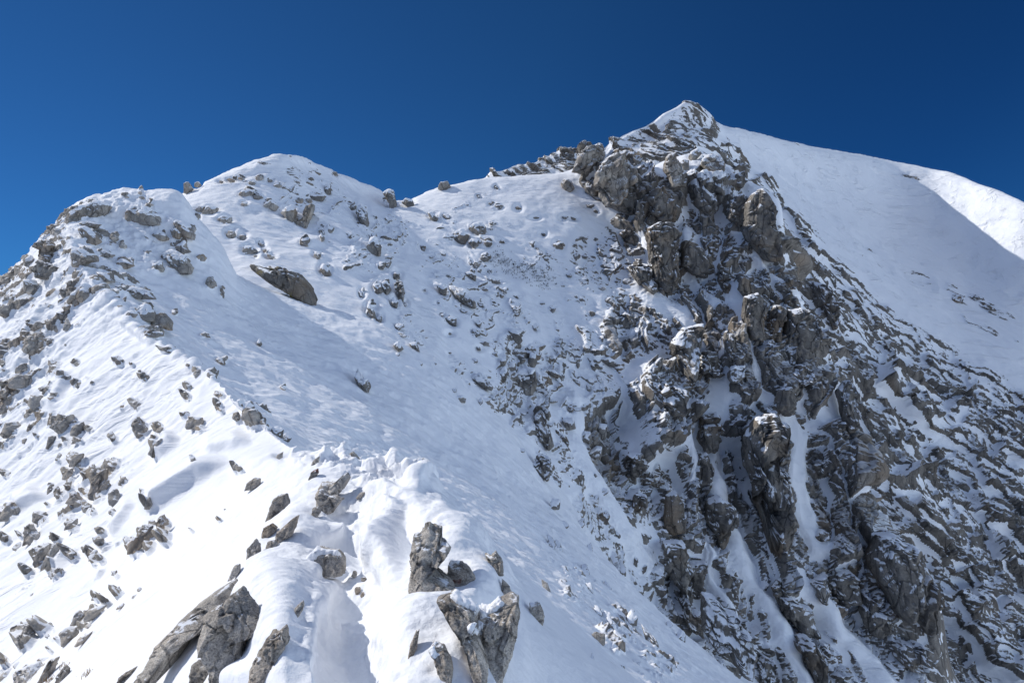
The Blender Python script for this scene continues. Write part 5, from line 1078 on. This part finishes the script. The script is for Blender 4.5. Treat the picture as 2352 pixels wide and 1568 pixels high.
    # snow surface relief
    d += 0.5 * fbm(x / 10, y / 10, z / 10, 4, 101) * (1 - cliff)
    aa = (x * 0.77 - z * 0.64); bb = x * 0.5 + z * 0.6 + y * 0.6
    d += 0.20 * fbm(aa / 9.0, bb / 1.6, y / 8.0, 4, 103, 0.5, True) * (1 - cliff)
    d -= gl * 1.1
    d *= sstep(0, 0.4, t)[:, None] * (1 - sstep(2030, 2185, PX))
    P = P + N * d[..., None]
    splat(P)
    ex = np.clip(e * 1.2, -1, 1) + 2.2 * bare * sstep(0.0, 0.35, e)
    m = surface_mat("mountain_rock_and_snow", True, 2.4, 1.2, 0.4, ripple=((0.1, 0.70, 0.15), (0.13, 0.9, 0.9)), ripple_amp=0.10, snow_lo=0.49, snow_hi=0.66, edge=0.5, edge_scale=2.2)
    o = grid_object("mountain", P, m, ex); o["kind"] = "structure"

def make_summit():
    px, py, Y, t = loft(D, 900, 3000, STEP, 1.6)
    PX = np.broadcast_to(px, py.shape)
    P = to_world(px, py, Y)
    N = grid_normals(P)
    x, y, z = P[..., 0], P[..., 1], P[..., 2]
    wx = fbm(x / 14, y / 14, z / 14, 3, 205); wz = fbm(x / 14, y / 14, z / 14, 3, 206)
    a = x * 0.75 - z * 0.5 + 6 * wx; b = x * 0.45 + z * 0.8 + 5 * wz + y * 0.2
    # the smooth snowfield ends at this line; below it rock dusted with snow
    line = np.interp(PX, [1560, 1640, 1740, 1766, 1820, 1910, 1964, 2018, 2108, 2198, 2288, 2352, 2500], [230, 285, 390, 412, 468, 560, 618, 668, 735, 785, 830, 862, 950])
    below = sstep(-60, 70, py - line + 60 * fbm(x / 30, y / 30, z / 30, 4, 201))
    deep = sstep(60, 420, py - line)
    R = np.maximum(below * (0.50 + 0.14 * deep + 0.40 * fbm(a / 34, b / 16, y / 30, 5, 221, .6)), 0.40 * soft_blob(PX, py, [(2215, 678, 75, 32, 25, .95), (2290, 715, 70, 18, 25, .9), (2110, 640, 60, 26, 30, .85), (1998, 566, 60, 14, 45, .8), (2025, 604, 40, 12, 40, .8), (2150, 690, 80, 16, 30, .75), (2240, 745, 90, 16, 25, .8), (1850, 420, 60, 12, 50, .7), (1900, 470, 50, 12, 50, .75)]))
    R = np.maximum(R, 0.40 * sstep(0.16, 0.45, fbm(a / 26.0, b / 6.0, y / 30, 5, 227, 0.6)))
    R = np.maximum(R, soft_blob(PX, py, [(1590, 285, 90, 75, 40, .48), (1500, 320, 100, 45, -20, .34), (1400, 360, 90, 30, -20, .34), (1190, 395, 40, 18, -10, .5), (1275, 380, 25, 20, -60, .5), (1680, 370, 70, 40, 45, .5), (1760, 440, 70, 30, 45, .5)]))
    h = np.zeros(py.shape, np.float32)
    for S, tall, amp, sd in ((34.0, 0.45, 4.0, 25), (15.0, 0.45, 2.2, 21), (6.0, 0.45, 1.1, 22)):
        r1, r2, r3, bx, by, f = voro(b / (S * tall), a / S, sd)
        h += amp * ((r1 - 0.5) * 2 + (r2 - .5) * 1.8 * bx + (r3 - .75) * 2.0 * by)
    h += 1.3 * fbm(a / 8.0, b / 3.4, y / 6.0, 6, 211, 0.68, True) + 1.5 * fbm(x / 3.6, y / 3.6, z / 3.0, 6, 212, 0.7) + 3.0 * fbm(x / 15, y / 15, z / 26, 4, 214, 0.5, True)
    h = h * (1 - 0.6 * soft_blob(PX, py, [(1585, 255, 130, 70, 10, 1)]))
    hr = h * sstep(0.2, 0.7, R)
    fill = blur(hr, 4) + (0.46 - 1.0 * R) * 1.8 + 0.5 * fbm(x / 12, y / 12, z / 12, 4, 213)
    fill = blur(fill, 1, 1)
    e = hr - fill
    d = np.maximum(hr, fill) - 0.95 * (0.46 - 1.0 * blur(R, 40)) * 1.8
    soft = 1 - sstep(0.1, 0.5, R)
    d += 1.3 * fbm(x / 45, y / 45, z / 45, 3, 215) * soft
    aa = (x * 0.6 - z * 0.75); bb = x * 0.7 + z * 0.6
    d += 0.45 * fbm(aa / 40.0, bb / 2.2, y / 30.0, 5, 217, 0.6) * soft
    fade = np.clip(sstep(0, 0.4, t)[:, None] * np.ones_like(d), 0, 1)
    d = d * fade
    P = P + N * d[..., None]
    splat(P)
    wall = sstep(0.04, 0.22, fbm(a / 26.0, b / 13.0, y / 40, 4, 223, 0.55)) * sstep(0.4, 0.6, R)
    ex = np.clip(e * 0.6, -1, 1) + 2.2 * wall * sstep(0.0, 0.6, e)
    m = surface_mat("summit_rock_and_snow", True, 4.0, 0.95, 0.25, ripple=((0.2, 0.9, 0.1), (0.03, 0.5, 0.5)), ripple_amp=0.32, snow_lo=0.60, snow_hi=0.80, edge=0.6, edge_scale=3.0)
    o = grid_object("summit", P, m, ex); o["kind"] = "structure"

def make_valley():
    n = 60
    g = np.sign(np.linspace(-1, 1, n)) * np.abs(np.linspace(-1, 1, n)) ** 2.5 * 9000
    X, Yv = np.meshgrid(g, g)
    Z = -420 + 160 * fbm(X / 900, Yv / 900, X * 0, 5, 301)
    m = surface_mat("valley_snow", False, 40.0, 0.8, 0.3, snow_lo=0.45, snow_hi=0.7)
    o = grid_object("valley_ground", np.stack([X, Yv, Z], -1), m); o["kind"] = "structure"
make_ridge(); make_bowl(); make_summit(); make_valley()
S1_ = [(1340,755),(1375,715),(1445,740),(1480,810),(1460,885),(1400,890),(1350,870),(1360,810)]
S2_ = [(1275,925),(1320,865),(1395,885),(1412,960),(1400,1010),(1345,1005),(1300,965)]
S3_ = [(1400,1060),(1480,1000),(1560,980),(1650,1005),(1705,1060),(1720,1105),(1650,1165),(1590,1185),(1540,1165),(1480,1130),(1430,1095)]
S4_ = [(1495,1245),(1545,1205),(1600,1220),(1592,1290),(1550,1302),(1508,1285)]
S5_ = [(1270,1340),(1330,1330),(1345,1400),(1310,1440),(1340,1520),(1300,1580),(1240,1480)]
S6_ = [(560,850),(640,780),(760,800),(800,850),(740,840),(650,830),(600,880)]
PATCH = {'red-dotted block': [S1_], 'big ridged boulder': [S3_, S4_], 'pale leaning slab': [S3_, S4_], 'grey wedge': [S5_], 'cracked rounded boulder': [S6_]}
for mk, c, poly, name, label, mark, opt in BIG:
    cat = {'rock_slab': 'rock slab'}.get(name, name)
    opt = dict(opt)
    opt.setdefault('cap', {'q': 0.10, 'k': 0.08}.get(mk, 0.0) if name != 'crag' else 0.12 if 'hood' in label or 'capped' in label else 0.0)
    if name == 'crag': opt.setdefault('sink', -0.9 if mk == 'p' else -0.75 if opt.get('rough', 1) <= 0.8 else -0.2)
    if mk in 'nsb':
        opt.setdefault('sink', -0.1)
        q_ = np.array(poly, float); m_ = q_.mean(0); poly = [tuple(v) for v in m_ + (q_ - m_) * 1.10]
    if mark in PATCH: opt['patches'] = [[unit(5, *v) for v in q] for q in PATCH[mark]]; opt['cap'] = 0.13
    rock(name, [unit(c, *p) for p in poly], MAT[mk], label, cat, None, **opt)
MARKS = [(mark, PLACED[i][1], PLACED[i][2]) for i, (_, _, _, _, _, mark, _) in enumerate(BIG) if mark and i < len(PLACED)]
# the smaller rocks, each one described by the landmark it lies next to
taken = {}
rsm = np.random.RandomState(44)
def plain(c, items, mk, group):
    s = CROP[c][0]
    for (x, y, w, h, a) in items:
        ux, uy = unit(c, x, y)
        poly = oval(ux, uy, w * s * 0.93, h * s * 0.93, a, rsm, 9 if max(w, h) < 50 else 11)
        ob = rock('rock', poly, MAT[mk], None, 'rock', group, thick=0.6, sink=0.4, lean=0.8)
        if ob is None: continue
        mx = min(MARKS, key=lambda m: math.hypot(m[1] - ux, m[2] - uy))
        dx, dy = ux - mx[1], uy - mx[2]
        side = ('above' if dy < 0 else 'below') if abs(dy) > abs(dx) * 0.8 else ('beside' if math.hypot(dx, dy) < 40 else 'level with')
        big = max(w, h) * s
        size = 'tiny' if big < 14 else 'small' if big < 22 else 'medium'
        ang = abs(((a + 90) % 180) - 90)
        r = max(w, h) / min(w, h)
        if r < 1.35: shape = 'stubby'
        elif (h > w) == (ang < 45): shape = 'upright'
        else: shape = 'flat'
        if r > 1.35 and 18 < ang < 72: shape = 'slanting'
        key = (size, shape, side, mx[0])
        taken.setdefault(key, []).append((math.hypot(dx, dy), ob))
plain(4, SMALL4, 'l', 'rocks scattered over the sunlit slope')
plain(1, SMALL1[:46], 'k', 'rocks on the two knobs and their ridge')
plain(1, SMALL1[46:], 'l', 'rocks on the two knobs and their ridge')
plain(2, SMALL2, 'q', 'rocks scattered in the shaded bowl')
plain(6, SMALL6, 'q', 'rocks along the lower edge of the cliffs')
ORD = ['', 'second', 'third', 'fourth', 'fifth', 'sixth', 'seventh', 'eighth']
for (size, shape, side, mark), lst in taken.items():
    lst.sort(key=lambda q: q[0])
    for i, (_, ob) in enumerate(lst):
        tail = '' if i == 0 else ', %s one out' % ORD[min(i, 7)]
        ob["label"] = "%s %s grey rock %s the %s%s" % (size, shape, side, mark, tail)


# dry grass and dwarf scrub poking through the snow
def blades(spots, n, h, w, spread, seed):
    rs = np.random.RandomState(seed); V = []; Fc = []
    for (q, k) in spots:
        for i in range(n):
            b = q + np.array([rs.normal() * spread, rs.normal() * spread, -0.03])
            az = rs.uniform(0, 6.28); tilt = rs.uniform(0.1, 0.75); hh = h * rs.uniform(0.5, 1.2)
            dr = np.array([math.cos(az) * math.sin(tilt), math.sin(az) * math.sin(tilt), math.cos(tilt)])
            sd = np.array([-math.sin(az), math.cos(az), 0]) * w
            m = b + dr * hh * 0.55; t = b + dr * hh + np.array([math.cos(az), math.sin(az), -0.4]) * hh * 0.15
            j = len(V)
            V += [b - sd, b + sd, m + sd * .7, m - sd * .7, t]
            Fc += [(j, j + 1, j + 2, j + 3), (j + 3, j + 2, j + 4)]
    return V, Fc
def plant_mat(name, c):
    q = NT(name); b = q.n("BsdfPrincipled")
    geo = q.n("NewGeometry")
    f = q.noise(geo.outputs["Position"], 6.0, 3, 0.6)
    col = q.mixc(f, tuple(v * 0.6 for v in c), tuple(v * 1.5 for v in c))
    q.put(b, "Base Color", col); b.inputs["Roughness"].default_value = 0.9
    q.t.links.new(b.outputs[0], q.out.inputs[0]); return q.m
def at(px, py, lift=0.0):
    Yd = depth(px, py)
    return np.array([(px - CX) / F * Yd, Yd, (CY - py) / F * Yd + lift])
M_GRASS = plant_mat("dry_grass", (0.30, 0.19, 0.08)); M_SCRUB = plant_mat("dark_scrub", (0.035, 0.035, 0.03))
for (cx, cy, label) in ((385, 1462, "rusty dry grass tuft against the brown rusty rock"), (290, 1540, "dark dry grass tuft at the foot of the corner fin"), (515, 1505, "frosted grass tuft alone in the snow, uphill of the corner fin"),
                        (610, 425, "dry grass tuft on the shaggy cluster rock"), (22, 1440, "brown grass tuft above the corner boulder")):
    q0 = at(*unit(4, cx, cy))
    V, Fc = blades([(q0, 0)], 45, 0.075, 0.004, 0.05, int(cx))
    me = bpy.data.meshes.new("grass_tuft"); me.from_pydata([tuple(v - q0) for v in V], [], Fc); me.materials.append(M_GRASS)
    o = bpy.data.objects.new("grass_tuft", me); o.location = q0; o["label"] = label; o["category"] = "grass tuft"; o["group"] = "dry grass tufts"; o["kind"] = "thing"; COL.objects.link(o)
rs = np.random.RandomState(9); sp = []
for k in range(230):
    t = rs.uniform(0, 1); cx = 860 + t * 350 + rs.normal() * 28; cy = 690 + t * 150 + rs.normal() * 26
    sp.append((at(*unit(2, cx, cy)), 0))
V, Fc = blades(sp, 4, 0.42, 0.035, 0.16, 5)
me = bpy.data.meshes.new("scrub"); me.from_pydata([tuple(v) for v in V], [], Fc); me.materials.append(M_SCRUB)
o = bpy.data.objects.new("scrub", me); o["kind"] = "stuff"; o["label"] = "dark dwarf scrub poking through the snow of the bowl"; o["category"] = "scrub"; COL.objects.link(o)
